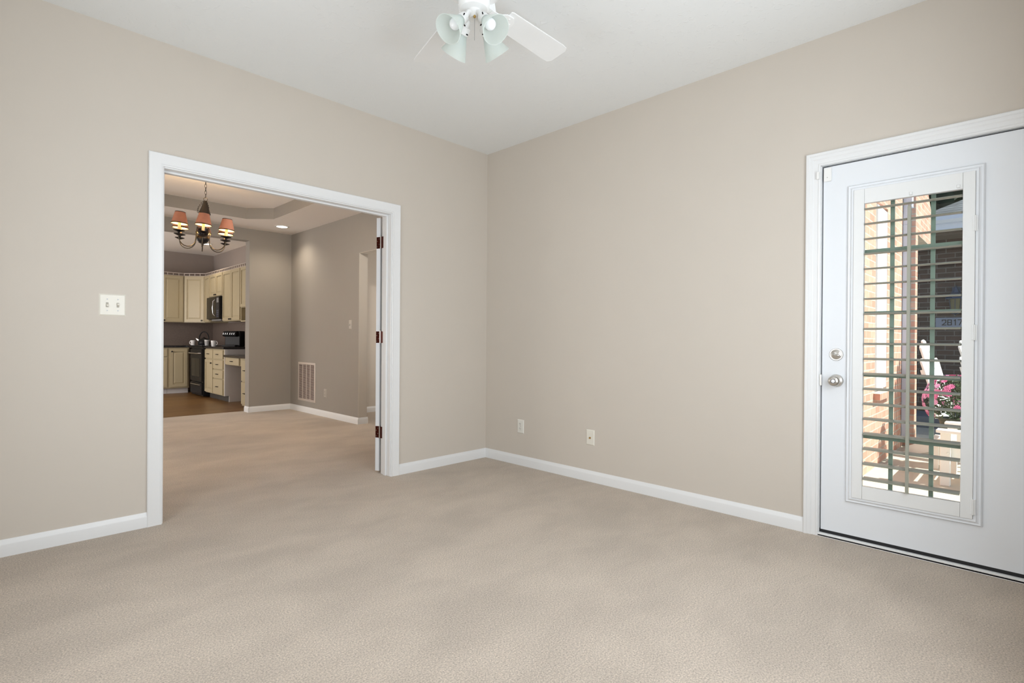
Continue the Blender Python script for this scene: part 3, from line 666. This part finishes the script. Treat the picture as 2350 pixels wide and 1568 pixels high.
def door_panel(mb, x0, x1, z0, z1, y=-.020, t=.020, fr=.05):
    mb.box(x0, x1, y, y+t, z0, z0+fr); mb.box(x0, x1, y, y+t, z1-fr, z1); mb.box(x0, x0+fr, y, y+t, z0+fr, z1-fr); mb.box(x1-fr, x1, y, y+t, z0+fr, z1-fr)
    mb.box(x0+fr, x1-fr, y+t*.55, y+t, z0+fr, z1-fr)
    i = fr+.012; j = fr+.032
    if x1-x0 > 2*j+.02: mb.add([(x0+i, y+t*.55, z0+i), (x1-i, y+t*.55, z0+i), (x1-i, y+t*.55, z1-i), (x0+i, y+t*.55, z1-i), (x0+j, y+t*.2, z0+j), (x1-j, y+t*.2, z0+j), (x1-j, y+t*.2, z1-j), (x0+j, y+t*.2, z1-j)],
           [(3, 2, 1, 0), (4, 5, 6, 7), (0, 1, 5, 4), (1, 2, 6, 5), (2, 3, 7, 6), (3, 0, 4, 7)])
    return mb
def add_knob(parent, x, z, y=-.02):
    m = MB(); m.lathe([(0, 0), (.006, 0), (.006, .010), (.0145, .016), (.0145, .021), (.010, .026), (0, .027)], (x, y, z), (0, -1, 0), 18); return m.build('knob', 'knob', parent, world=False, smooth=40)
def add_pull(parent, x, z, y=-.02, wd=.075):
    m = MB(); m.tube([(x-wd/2, y, z), (x-wd/2, y-.016, z), (x-wd/2+.012, y-.024, z), (x+wd/2-.012, y-.024, z), (x+wd/2, y-.016, z), (x+wd/2, y, z)], .0055, 8); return m.build('pull', 'knob', parent, world=False, smooth=40)
def cab_door(e, x0, x1, z0, z1, knob=None, fr=.05):
    d = door_panel(MB(), x0, x1, z0, z1, fr=fr).build('door', 'cab', e, world=False, bevel=.0015)
    if knob: add_knob(d, *knob)
    return d
def cab_drawer(e, x0, x1, z0, z1, pull=True):
    m = MB(); m.box(x0, x1, -.020, 0, z0, z1); d = m.build('drawer', 'cab', e, world=False, bevel=.004)
    if pull: add_pull(d, (x0+x1)/2, (z0+z1)/2)
    return d
def wall_cab(label, loc, rz, wd, dp, z0, z1, doors, fr=.05):
    e = thing('wall_cabinet', label, 'kitchen cabinet', (loc[0], loc[1], z0), rz)
    MB().box(0, wd, 0.0005, dp-.004, 0, z1-z0).build('carcass', 'cab', e, world=False, bevel=.001)
    for (a, b, kn) in doors:
        k = None
        if kn == 'l': k = (a+.03, .035)
        if kn == 'r': k = (b-.03, .035)
        cab_door(e, a, b, .012, z1-z0-.012, k, fr)
    return e
UX, UY = 3.160, 11.752                     # fronts of the wall cabinets
UZ0, UZ1 = 1.345, 2.245
wall_cab('cream wall cabinet on the kitchen back wall, left of the corner cabinet', (2.50, UY), 0, .376, KY-UY, UZ0, UZ1, [(.012, .352, 'l')])
wall_cab('cream wall cabinet at the far left edge of the kitchen view', (1.95, UY), 0, .548, KY-UY, UZ0, UZ1, [(.012, .270, 'r'), (.276, .536, 'l')])
# diagonal corner cabinet: five-sided carcass
e = thing('wall_cabinet', 'cream diagonal corner wall cabinet behind the range', 'kitchen cabinet', (2.878, UY, UZ0), -PI/4)
L45 = .399
m = MB(Matrix.Rotation(PI/4, 4, 'Z')); m.prism([(0.001, 0.001), (.281, -.281), (KX-2.878, -.281), (KX-2.878, KY-UY), (0.001, KY-UY)], 0, UZ1-UZ0, Z); m.build('carcass', 'cab', e, world=False)
cab_door(e, .012, L45-.012, .012, UZ1-UZ0-.012, (L45-.045, .038))
wall_cab('narrow cream wall cabinet between the corner cabinet and the microwave', (UX, 11.470), RX, .335, KX-UX, UZ0, UZ1, [(.012, .322, None)])
wall_cab('short cream wall cabinet above the black microwave', (UX, 11.134), RX, .742, KX-UX, 1.812, UZ1, [(.012, .366, 'r'), (.374, .730, 'l')])
wall_cab('tall cream two-door wall cabinet right of the microwave', (UX, 10.389), RX, .888, KX-UX, UZ0, UZ1, [(.012, .440, 'r'), (.448, .876, 'l')])
e = wall_cab('cream wall cabinet with an open cubby, next to the kitchen doorway', (UX, 9.498), RX, .92, KX-UX, 1.56, UZ1, [(.012, .456, 'r'), (.464, .908, 'l')])
m = MB(); m.box(0, .02, .0, KX-UX, -.215, 0); m.box(.90, .92, .0, KX-UX, -.215, 0); m.box(0, .92, 0, KX-UX, -.235, -.215); m.box(0.02, .9, KX-UX-.02, KX-UX, -.215, 0); m.build('cubby_shelf', 'cab', e, world=False)
m = MB()
runs = [((1.95, UY+.012), (2.880, UY+.012)), ((2.880, UY+.012), (UX+.010, 11.474)), ((UX+.010, 11.474), (UX+.010, 8.60))]
for (p, q) in runs:
    p, q = Vector((*p, 0)), Vector((*q, 0)); d = (q-p); L = d.length; d.normalize(); nn = Vector((-d.y, d.x, 0))
    T = Matrix(((d.x, nn.x, 0, p.x), (d.y, nn.y, 0, p.y), (0, 0, 1, UZ1), (0, 0, 0, 1))); b = MB(T)
    b.box(0, L, -.007, .007, .046, .058); b.box(0, L, -.006, .006, 0, .008)
    k = max(2, int(round(L/.092)))
    for i in range(k+1): b.box(L*i/k-.005, L*i/k+.005, -.005, .005, .008, .046)
    m.v_off = len(m.v); kk = len(m.v); m.v += b.v; m.f += [tuple(i+kk for i in f) for f in b.f]
tag(m.build('gallery_rail', 'rail'), 'pale gallery rail running along the top of the cream wall cabinets', 'cabinet rail')
# base cabinets
BX, BY, BZ = 2.880, 11.470, .865
def base_cab(label, loc, rz, wd, dp, ztop=BZ, toe=.10, mat='cab'):
    e = thing('base_cabinet', label, 'kitchen cabinet', (loc[0], loc[1], 0), rz)
    MB().box(0, wd, .0005, dp-.004, toe, ztop).build('carcass', mat, e, world=False, bevel=.001)
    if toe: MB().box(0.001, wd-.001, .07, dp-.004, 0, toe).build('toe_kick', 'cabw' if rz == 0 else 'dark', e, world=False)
    return e
e = base_cab('cream base cabinet with one door, left of the range', (2.550, BY), 0, .346, KY-BY); cab_door(e, .026, .316, .125, .835, (.055, .79))
e = base_cab('cream base cabinet with drawer at the far left edge of the kitchen', (1.95, BY), 0, .598, KY-BY); cab_drawer(e, .012, .582, .70, .835, False); cab_door(e, .012, .582, .125, .68)
e = base_cab('cream base cabinet with one drawer over a door, right of the range', (BX, 10.388), RX, .446, KX-BX); cab_drawer(e, .010, .434, .700, .848); cab_door(e, .010, .434, .115, .678, (.40, .62))
e = base_cab('cream four-drawer base cabinet ending at the desk', (BX, 9.940), RX, .540, KX-BX)
for a, b in ((.700, .848), (.532, .680), (.376, .516), (.115, .360)): cab_drawer(e, .012, .500, a, b)
m = MB(); m.prism([(BX-.001, .10), (BX+.07, .10), (BX+.07, 0), (KX, 0), (KX, BZ), (BX-.001, BZ)], 9.378, 9.398, lambda a, u, v: (u, a, v)); 
pe = tag(m.build('end_panel', 'cabw'), 'white flat end panel closing the base cabinets beside the desk', 'cabinet panel')
tag(MB().box(2.850, KX-.009, 9.370, 10.388, BZ, .902).build('countertop', 'granite', bevel=.004), 'black speckled stone countertop right of the range', 'countertop')
m = MB(); m.prism([(1.95, BY-.03), (2.850, BY-.03), (2.850, 11.10), (KX-.009, 11.10), (KX-.009, KY-.009), (1.95, KY-.009)], BZ, .902, Z)
tag(m.build('countertop', 'granite', bevel=.004), 'black speckled stone countertop along the kitchen back wall', 'countertop')
# desk
de = thing('desk', 'built-in kitchen desk with black stone top, lower than the counters', 'desk', (2.86, 8.55, 0))
MB().box(2.850, KX-.002, 8.10, 9.368, .742, .775).build('desk_top', 'granite', de, bevel=.004)
m = MB(); m.box(2.895, 3.42, 8.62, 9.36, .615, .741); m.build('apron', 'cab', de)
m = MB(); m.box(2.872, 2.894, 8.72, 9.34, .622, .735); dr = m.build('drawer', 'cab', de, bevel=.004)
m = MB(); m.tube([(2.872, 9.06, .68), (2.850, 9.05, .68), (2.850, 8.99, .68), (2.872, 8.98, .68)], .0055, 8); m.build('pull', 'knob', dr, smooth=40)
m = MB(); m.box(2.882, KX-.002, 8.10, 8.60, .02, .741); m.build('pedestal', 'cab', de, bevel=.002)
for a, b in ((.05, .38), (.40, .72)):
    m = MB(); m.box(2.862, 2.8815, 8.12, 8.58, a, b); dd = m.build('pedestal_drawer', 'cab', de, bevel=.003)
    m = MB(); m.box(2.845, 2.861, 8.40, 8.47, (a+b)/2-.005, (a+b)/2+.005); m.build('pull', 'knob', dd)

# range
RXF, RY0, RY1 = 2.815, 10.392, 11.085
ra = thing('range', 'black freestanding kitchen range with oven window and steel handles', 'kitchen range', (RXF, (RY0+RY1)/2, 0))
MB().box(RXF+.03, KX-.02, RY0+.003, RY1-.003, .02, .885).build('body', 'black', ra, bevel=.003)
MB().box(RXF+.005, KX-.02, RY0, RY1, .886, .912).build('cooktop', 'blackglass', ra, bevel=.004)
for (a, b, r) in ((2.98, 10.57, .09), (2.98, 10.91, .075), (3.26, 10.57, .075), (3.26, 10.91, .09)):
    m = MB(); m.lathe([(r-.006, .9122), (r, .9122), (r, .9130), (r-.006, .9130)], (a, b, 0), n=28, closed=True); m.build('burner_ring', 'gray', ra)
od = MB().box(RXF, RXF+.029, RY0+.01, RY1-.01, .275, .845).build('oven_door', 'black', ra, bevel=.004)
MB().box(RXF-.002, RXF, RY0+.10, RY1-.10, .36, .68).build('window', 'blackglass', od)
m = MB(); m.tube([(RXF, RY0+.05, .775), (RXF-.040, RY0+.06, .775), (RXF-.045, RY0+.10, .775), (RXF-.045, RY1-.10, .775), (RXF-.040, RY1-.06, .775), (RXF, RY1-.05, .775)], .011, 10); m.build('handle', 'steel', od, smooth=50)
dw = MB().box(RXF+.002, RXF+.029, RY0+.01, RY1-.01, .05, .255).build('drawer', 'black', ra, bevel=.004)
m = MB(); m.tube([(RXF, RY0+.06, .215), (RXF-.022, RY0+.12, .220), (RXF-.022, RY1-.12, .220), (RXF, RY1-.06, .215)], .008, 8); m.build('drawer_pull', 'steel', dw, smooth=50)
bg_ = MB().box(KX-.075, KX-.02, RY0, RY1, .912, 1.09).build('backguard', 'black', ra, bevel=.006)
for k in range(4):
    m = MB(); m.cyl((KX-.075, RY0+.09+k*.07, 1.02), (KX-.095, RY0+.09+k*.07, 1.02), .017, 14); m.build('control_knob', 'black', bg_)
# microwave
MX = 3.095; my0, my1, mz0, mz1 = 10.396, 11.130, 1.392, 1.806
mw = thing('microwave', 'black over-the-range microwave under the short wall cabinet', 'microwave', (MX, (my0+my1)/2, mz0))
MB().box(MX+.02, KX-.01, my0, my1, mz0, mz1).build('body', 'black', mw, bevel=.003)
md = MB().box(MX, MX+.019, my0+.20, my1-.004, mz0+.006, mz1-.006).build('door', 'blackglass', mw, bevel=.003)
m = MB(); m.tube([(MX, my0+.245, mz0+.06), (MX-.030, my0+.250, mz0+.09), (MX-.038, my0+.255, (mz0+mz1)/2), (MX-.030, my0+.250, mz1-.09), (MX, my0+.245, mz1-.06)], .009, 10); m.build('handle', 'chrome', md, smooth=50)
cp = MB().box(MX, MX+.019, my0+.004, my0+.195, mz0+.006, mz1-.006).build('control_panel', 'black', mw, bevel=.003)
MB().box(MX-.0012, MX, my0+.045, my0+.150, mz1-.115, mz1-.030).build('display', 'gray', cp)
m = MB()
for i in range(3):
    for j in range(4): m.box(MX-.0012, MX, my0+.045+i*.037, my0+.045+i*.037+.028, mz0+.035+j*.035, mz0+.035+j*.035+.022)
m.build('buttons', plain('dark_blue_buttons', (.05, .06, .11), .4), cp)
MB().box(MX+.03, KX-.03, my0+.02, my1-.20, mz0-.030, mz0-.0005).build('vent_hood', 'gray', mw, bevel=.003)

# things on the counters
def kettle(x, y, z):
    e = thing('kettle', 'black kettle with arched handle on the range', 'kettle', (x, y, z))
    MB().lathe([(0, 0), (.085, 0), (.098, .015), (.102, .05), (.090, .09), (.060, .118), (.035, .126), (0, .128)], n=32).build('body', 'black', e, world=False, smooth=40)
    m = MB(); m.lathe([(0, .127), (.034, .127), (.030, .135), (.008, .138), (.010, .150), (0, .154)], n=20); m.build('lid', 'black', e, world=False, smooth=40)
    T = Matrix.Rotation(math.radians(-40), 4, 'Z')
    m = MB(T); m.tube([(.085*math.cos(t), 0, .105+.145*math.sin(t)) for t in [PI*i/14 for i in range(15)]], .009, 10); m.build('handle', 'black', e, world=False, smooth=60)
    m = MB(T); m.tube([(-.080, 0, .075), (-.115, 0, .10), (-.135, 0, .125)], [.020, .014, .011], 12); m.build('spout', 'steel', e, world=False, smooth=60)
    return e
kettle(3.00, 10.93, .9135)
def mug(x, y, z, ang, label):
    e = thing('mug', label, 'mug', (x, y, z), ang, 'white mugs in the kitchen')
    MB().lathe([(0, 0), (.030, 0), (.034, .006), (.042, .095), (.0425, .100), (.0395, .100), (.037, .090), (.031, .010), (0, .008)], n=28).build('cup', 'ceramic', e, world=False, smooth=45)
    MB().tube([(.036+.028*math.sin(t), 0, .055+.032*math.cos(t)) for t in [PI*i/10 for i in range(11)]], .0055, 8).build('handle', 'ceramic', e, world=False, smooth=60)
    return e
mug(2.915, 11.30, .9025, math.radians(135), 'white mug with its handle to the left, left of the kettle')
g = mug(2.935, 10.52, .9133, math.radians(60), 'white mug with dark stripes, in front of the kettle')
m = MB()
for k in range(5): m.lathe([(.0362+.0009*k, .020+.014*k), (.0368+.0009*k, .026+.014*k), (.0375+.0009*k, .026+.014*k), (.0370+.0009*k, .020+.014*k)], n=28, closed=True)
m.build('stripes', 'dark', g, world=False)
mug(2.955, 10.22, .9025, math.radians(-40), 'white mug with its handle to the right, between range and black appliance')
# black counter appliance
ce = thing('counter_appliance', 'black counter appliance with a row of chrome buttons', 'kitchen appliance', (3.145, 9.90, .9025), -PI/4-.10)
m = MB(); m.box(-.14, .14, .02, .17, 0, .27); m.build('housing', 'black', ce, world=False, bevel=.012)
m = MB(); m.prism([(.02, .17), (-.035, .175), (-.05, .20), (-.02, .262), (.02, .268)], -.14, .10, lambda a, u, v: (a, u, v)); hd = m.build('control_head', 'black', ce, world=False, bevel=.006)
for k in range(6):
    xx = -.115+k*.036+(.012 if k > 2 else 0)
    m = MB(); m.prism([(xx-.013, .207), (xx-.005, .207), (xx+.003, .236), (xx-.004, .236)], -.049, -.032, lambda a, u, v: (u, a, v)); m.build('button', 'chrome', hd, world=False, bevel=.002)
MB().box(-.14, .10, -.06, .02, 0, .025).build('base_tray', 'black', ce, world=False, bevel=.006)

# ---------------------------------------------------------------- outside the door
GZ = -.15
struct('patio', MB().box(XB+.165, 20, -14, 14, GZ-.1, GZ), 'concrete', 'sunlit concrete patio outside the door', 'patio', origin=(0, 0, 0))
BYW = 1.07
m = MB(); m.box(XB+.165, 6.03, BYW, BYW+.22, GZ, 3.1); m.box(6.60, 7.56, BYW, BYW+.22, GZ, 3.1); m.box(6.03, 6.60, BYW, BYW+.22, GZ, .50); m.box(6.03, 6.60, BYW, BYW+.22, 2.42, 3.1)
struct('wall_exterior_brick', m, 'brick', 'sunlit red brick wall beside the patio', 'brick wall', origin=(0, 0, 0))
wn = thing('window_1', 'white sash window in the sunlit red brick wall', 'window', (6.315, BYW+.02, .50), kind='structure')
m = MB(); m.sweep([(6.035, .57), (6.595, .57), (6.595, 2.415), (6.035, 2.415)], [(0, 0), (0, .05), (.09, .05), (.09, 0)], lambda a, b, v: (a, BYW+.075-v, b), closed=True); m.box(6.12, 6.51, BYW+.035, BYW+.06, 1.46, 1.53); m.build('frame', 'vinylwhite', wn)
MB().box(6.08, 6.55, BYW-.006, BYW+.05, .6, 2.38).build('pane', plain('white_blind_behind_glass', (.8, .82, .84), .15), wn)
m = MB()
for k in range(9): m.box(5.97+k*.075+.003, 5.97+k*.075+.072, BYW-.055, BYW+.07, .502, .568)
tag(m.build('window_sill', 'brick', wn, bevel=.004))
# porch pier and beam
m = MB(); m.box(7.60, 7.76, .965, 1.35, GZ, 3.05)
m.prism([(7.76, 2.32), (8.98, 2.32), (8.98, 2.72), (8.45, 3.05), (7.76, 3.05)], .965, 1.35, lambda a, u, v: (u, a, v))
struct('wall_porch', m, 'brick', 'red brick porch pier and beam beyond the downspout', 'brick wall', origin=(0, 0, 0))
ds = MB(); ds.box(7.46, 7.56, 1.02, BYW-.002, GZ+.06, 2.40); ds.prism([(7.46, 2.40), (7.56, 2.40), (7.58, 2.62), (7.48, 2.62)], 1.02, BYW-.002, lambda a, u, v: (u, a, v)); ds.box(7.48, 7.58, .985, BYW-.002, 2.60, 2.95)
ds = tag(ds.build('downspout', 'aluminium', bevel=.006), 'white downspout at the corner of the brick wall', 'downspout')
# far wing in the shade
WX = 10.2
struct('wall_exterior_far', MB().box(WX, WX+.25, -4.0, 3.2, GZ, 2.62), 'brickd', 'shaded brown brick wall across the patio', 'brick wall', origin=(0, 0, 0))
m = MB(); m.box(WX-.45, WX, -4.2, 1.25, 2.60, 2.64); so = struct('trim_6', m, 'soffit', 'dark soffit under the far eave', 'soffit', origin=(0, 0, 0))
m = MB()
m.add([(WX-.5, -4.2, 2.86), (WX-.5, 1.30, 2.86), (WX+2.6, -.10, 4.05), (WX+2.6, -4.2, 4.05), (WX-.5, -4.2, 2.80), (WX-.5, 1.30, 2.80), (WX+2.6, -.10, 3.9), (WX+2.6, -4.2, 3.9), (WX+4, 1.3, 2.86), (WX+4, 1.3, 2.80)],
      [(0, 1, 2, 3), (7, 6, 5, 4), (0, 4, 5, 1), (0, 3, 7, 4), (1, 8, 2), (5, 6, 9), (1, 5, 9, 8), (2, 8, 9, 6), (3, 2, 6, 7)])
struct('roof', m, 'shingle', 'grey shingle hip roof over the far brick wall', 'roof', origin=(0, 0, 0))
m = MB(); m.prism([(WX-.62, 2.86), (WX-.50, 2.86), (WX-.50, 2.75), (WX-.58, 2.75), (WX-.62, 2.79)], -4.2, 1.28, Y); m.box(WX-.5, WX-.47, -4.2, 1.26, 2.64, 2.86)
tag(m.build('gutter', 'aluminium'), 'white gutter along the eave of the far wall', 'gutter')
le = thing('wall_lantern', 'blue-grey wall lantern above the house number plaque', 'lantern', (WX, .805, 1.72))
m = MB(); m.box(-.02, 0, -.05, .05, -.10, .16); m.tube([(-.02, 0, .10), (-.08, 0, .17), (-.12, 0, .15)], .012, 8); m.build('wall_bracket', 'lampblue', le, world=False, bevel=.003)
m = MB(); m.lathe([(0, .16), (.012, .155), (.035, .11), (.05, .07), (.115, .0), (.12, -.02), (.10, -.025), (0, -.02)], (-.13, 0, 0), n=6); m.build('cap', 'lampblue', le, world=False)
m = MB(); m.lathe([(.075, -.02), (.055, -.21), (0, -.21)], (-.13, 0, 0), n=6); m.build('glass', 'lampglass', le, world=False)
m = MB(); m.lathe([(0, -.21), (.062, -.21), (.05, -.235), (.012, -.25), (0, -.27)], (-.13, 0, 0), n=6)
for k in range(6): a = 2*PI*k/6; m.cyl((-.13+.078*math.cos(a), .078*math.sin(a), -.02), (-.13+.057*math.cos(a), .057*math.sin(a), -.21), .005, 6)
m.build('cage', 'lampblue', le, world=False)
pl = MB().box(WX-.018, WX-.001, .715, 1.045, 1.285, 1.432).build('house_number_plaque', 'plaque', bevel=.006)
tag(pl, 'blue-grey house number plaque on the shaded brick wall', 'house number')
def seg_text(txt, y, zc, h):
    """numerals as flat raised strokes, reading from +y to -y on a wall facing -x"""
    S = {'2': [(0, 1, .55, 1), (.55, 1, .55, .52), (.55, .52, 0, .0), (0, 0, .58, 0), (0, 1, 0, .80)], '8': [(0, 0, .55, 0), (0, 1, .55, 1), (0, .5, .55, .5), (0, 0, 0, 1), (.55, 0, .55, 1)],
         '1': [(.3, 0, .3, 1), (.3, 1, .12, .85)], '7': [(0, 1, .58, 1), (.58, 1, .2, 0)]}
    m = MB(); t = h*.075; cy = y
    for c in txt:
        for (a, b, cc, d) in S[c]:
            p = Vector((WX-.0205, cy-a*h, zc+(b-.5)*h)); q = Vector((WX-.0205, cy-cc*h, zc+(d-.5)*h)); dr = (q-p).normalized(); sd = Vector((0, -dr.z, dr.y))*t; p = p-dr*t; q = q+dr*t
            v = [p+sd, q+sd, q-sd, p-sd]; m.add([tuple(k) for k in v]+[(k.x+.003, k.y, k.z) for k in v], [(0, 1, 2, 3), (7, 6, 5, 4), (0, 4, 5, 1), (1, 5, 6, 2), (2, 6, 7, 3), (3, 7, 4, 0)])
        cy -= h*.86 if c != '1' else h*.72
    return m
seg_text('2817', .965, 1.358, .075).build('numerals', 'text', pl)
tag(MB().box(WX-.75, WX-.002, .55, 1.9, GZ, GZ+.16).build('porch_step', plain('blue_grey_step', (.12, .15, .20), .5), bevel=.01), 'low dark step at the foot of the shaded brick wall', 'step')

def adirondack(label, loc, rz, back=1.0):
    """local: faces -y, x across"""
    e = thing('adirondack_chair', label, 'garden chair', loc, rz, 'white garden chairs on the patio')
    P = 'chairpaint'
    for s_ in (-1, 1):
        m = MB(); m.box(s_*.30-.035, s_*.30+.035, -.36, -.285, 0, .50); m.build('front_leg', P, e, world=False, bevel=.006)
        m = MB(); m.prism([(-.34, .26), (-.34, .40), (-.25, .41), (.50, .08), (.50, 0), (.42, 0)], s_*.255-.012, s_*.255+.012, X); m.build('side_rail', P, e, world=False, bevel=.004)
        m = MB(); m.prism([(-.07, -.385), (.07, -.385), (.085, -.20), (.06, .32), (-.03, .34), (-.07, .0)], .50, .528, lambda a, u, v: (s_*(.335+u), v, a)); m.build('arm', P, e, world=False, bevel=.006)
        m = MB(); m.prism([(-.24, .50), (-.12, .50), (-.24, .32)], s_*.335-.012, s_*.335+.012, X); m.build('arm_bracket', P, e, world=False)
        m = MB()
        for zz in (.31, .37): m.cyl((s_*.30+s_*.035, -.30, zz), (s_*.30+s_*.041, -.30, zz), .010, 10)
        m.build('bolt', 'steel', e, world=False)
    for k in range(6):
        yy = -.345+k*.088; zz = .405-(yy+.25)*.44 if yy > -.25 else .41
        m = MB(Matrix.Translation((0, yy, zz)) @ Matrix.Rotation(-.41 if yy > -.25 else 0, 4, 'X')); m.box(-.275, .275, -.04, .04, 0, .018); m.build('seat_slat', P, e, world=False, bevel=.004)
    lean = math.radians(15)
    T = Matrix.Translation((0, .17, .20)) @ Matrix.Rotation(-lean, 4, 'X')
    for k in range(-2, 3):
        h = (.92-.045*k*k)*back; x0_, x1_ = k*.105-.046, k*.105+.046; f = 1+.12
        q = MB(T); xs0, xs1 = (x0_*.86, x1_*.86), (x0_*f, x1_*f)
        top = [(xs1[0], h-.02-(.02 if k < 0 else 0)), ((xs1[0]+xs1[1])/2, h), (xs1[1], h-.02-(.02 if k > 0 else 0))]
        q.prism([(xs0[0], 0), (xs0[1], 0), (top[2][0], top[2][1]), top[1], top[0]], 0, .020, lambda a, u, v: (u, a, v)); q.build('back_slat', P, e, world=False, bevel=.004)
    for zz in (.22, .60):
        m = MB(T); m.box(-.27, .27, .021, .045, zz*back-.04, zz*back+.04); m.build('back_brace', P, e, world=False, bevel=.004)
    return e
adirondack('white garden chair with its tall slatted back behind the pink flowers', (7.36, .42, GZ), math.radians(-9), 1.17)
adirondack('third white garden chair, farthest from the door, in shade at the edge of the glass', (8.75, .20, GZ), math.radians(-9), 1.17)
near = adirondack('white garden chair nearest the door, its arm and front leg in view', (6.02, .225, GZ), math.radians(180), 1.0)
near.scale = (.9, .9, .9)
tb = thing('side_table', 'small white side table under the pink flowers', 'table', (6.60, .53, GZ))
MB().box(-.16, .16, -.16, .16, .26, .285).build('table_top', 'chairpaint', tb, world=False, bevel=.004)
for a in (-1, 1):
    for b in (-1, 1): MB().box(a*.12-.018, a*.12+.018, b*.12-.018, b*.12+.018, 0, .26).build('leg', 'chairpaint', tb, world=False)
fp = thing('potted_chrysanthemum', 'pink chrysanthemums in a dark green pot beside the garden chairs', 'potted flowers', (6.60, .53, GZ+.286))
MB().lathe([(0, 0), (.085, 0), (.115, .17), (.122, .175), (.122, .195), (.112, .195), (.105, .17), (0, .17)], n=28).build('pot', 'pot', fp, world=False, smooth=40)
rnd = random.Random(3)
m = MB()
for k in range(520):
    a = rnd.uniform(0, 2*PI); ph = rnd.uniform(-.75, 1.45); r = .225*rnd.uniform(.5, 1.0); c = Vector((r*math.cos(ph)*math.cos(a), r*math.cos(ph)*math.sin(a), .35+r*1.1*math.sin(ph)))
    d = Vector((rnd.uniform(-1, 1), rnd.uniform(-1, 1), rnd.uniform(-.2, 1))).normalized(); s_ = d.orthogonal().normalized()
    m.add([c-d*.03, c+s_*.012, c+d*.035, c-s_*.012], [(0, 1, 2, 3)])
for k in range(14): a = 2*PI*k/14; m.cyl((0, 0, .16), (.13*math.cos(a), .13*math.sin(a), .36), .004, 5)
m.build('foliage', 'leaf', fp, world=False)
def bloom(mb, c, n_, R, rr):
    n_ = n_.normalized(); a = n_.orthogonal().normalized(); b = n_.cross(a)
    for ring, (rad, up, cnt) in enumerate(((R, .25, 11), (R*.7, .55, 8), (R*.38, .85, 5))):
        for i in range(cnt):
            t = 2*PI*i/cnt+ring*.3+rr; u = a*math.cos(t)+b*math.sin(t); w_ = a*(-math.sin(t))+b*math.cos(t); tip = c+u*rad+n_*(rad*up)
            mid = c+u*rad*.55+n_*rad*(up*.3)
            mb.add([c, mid+w_*R*.20, tip, mid-w_*R*.20], [(0, 1, 2, 3)])
for mt, cnt in (('petal', 50), ('petal2', 50)):
    for k in range(cnt):
        a = rnd.uniform(0, 2*PI); ph = rnd.uniform(-.75, 1.4); d = Vector((math.cos(ph)*math.cos(a), math.cos(ph)*math.sin(a), math.sin(ph)))
        m = MB(); c = Vector((0, 0, .36))+Vector((d.x*.235, d.y*.235, d.z*.24)); bloom(m, c, d, rnd.uniform(.030, .042), rnd.uniform(0, 1)); m.build('flower', mt, fp, world=False)
def tree(loc, h, r, label, seed):
    rr = random.Random(seed); e = thing('tree', label, 'tree', loc, 0, 'dark trees behind the far roof')
    m = MB(); m.tube([(0, 0, 0), (.1, .05, h*.35), (-.05, .1, h*.7)], [.25, .18, .10], 10); m.build('trunk', 'bark', e, world=False, smooth=60)
    m = MB()
    for k in range(1500):
        a = rr.uniform(0, 2*PI); ph = rr.uniform(-1.2, 1.5); q = r*rr.uniform(.55, 1.0)
        c = Vector((q*math.cos(ph)*math.cos(a), q*math.cos(ph)*math.sin(a), h*.62+q*1.1*math.sin(ph)))
        d = Vector((rr.uniform(-1, 1), rr.uniform(-1, 1), rr.uniform(-1, 1))).normalized(); s_ = d.orthogonal().normalized(); L = rr.uniform(.25, .5)
        m.add([c-d*L, c+s_*L*.7, c+d*L, c-s_*L*.7], [(0, 1, 2, 3)])
    m.ell((0, 0, h*.62), (r*.72, r*.72, r*.85), 20, 12)
    m.build('crown', 'tree', e, world=False)
    return e
tree((17.5, 1.6, GZ), 8.5, 2.6, 'dense dark tree rising behind the far roof, left of the two', 1)
tree((18.0, -4.6, GZ), 8.5, 2.8, 'dense dark tree rising behind the far roof, right of the two', 2)
# unseen eave added to keep the sun off the door
m = MB(); m.box(XB+.165, XB+.80, -3.5, BYW, 2.78, 2.84)
struct('trim_7', m, 'vinylwhite', 'white eave over the exterior door', 'eave', origin=(0, 0, 0))
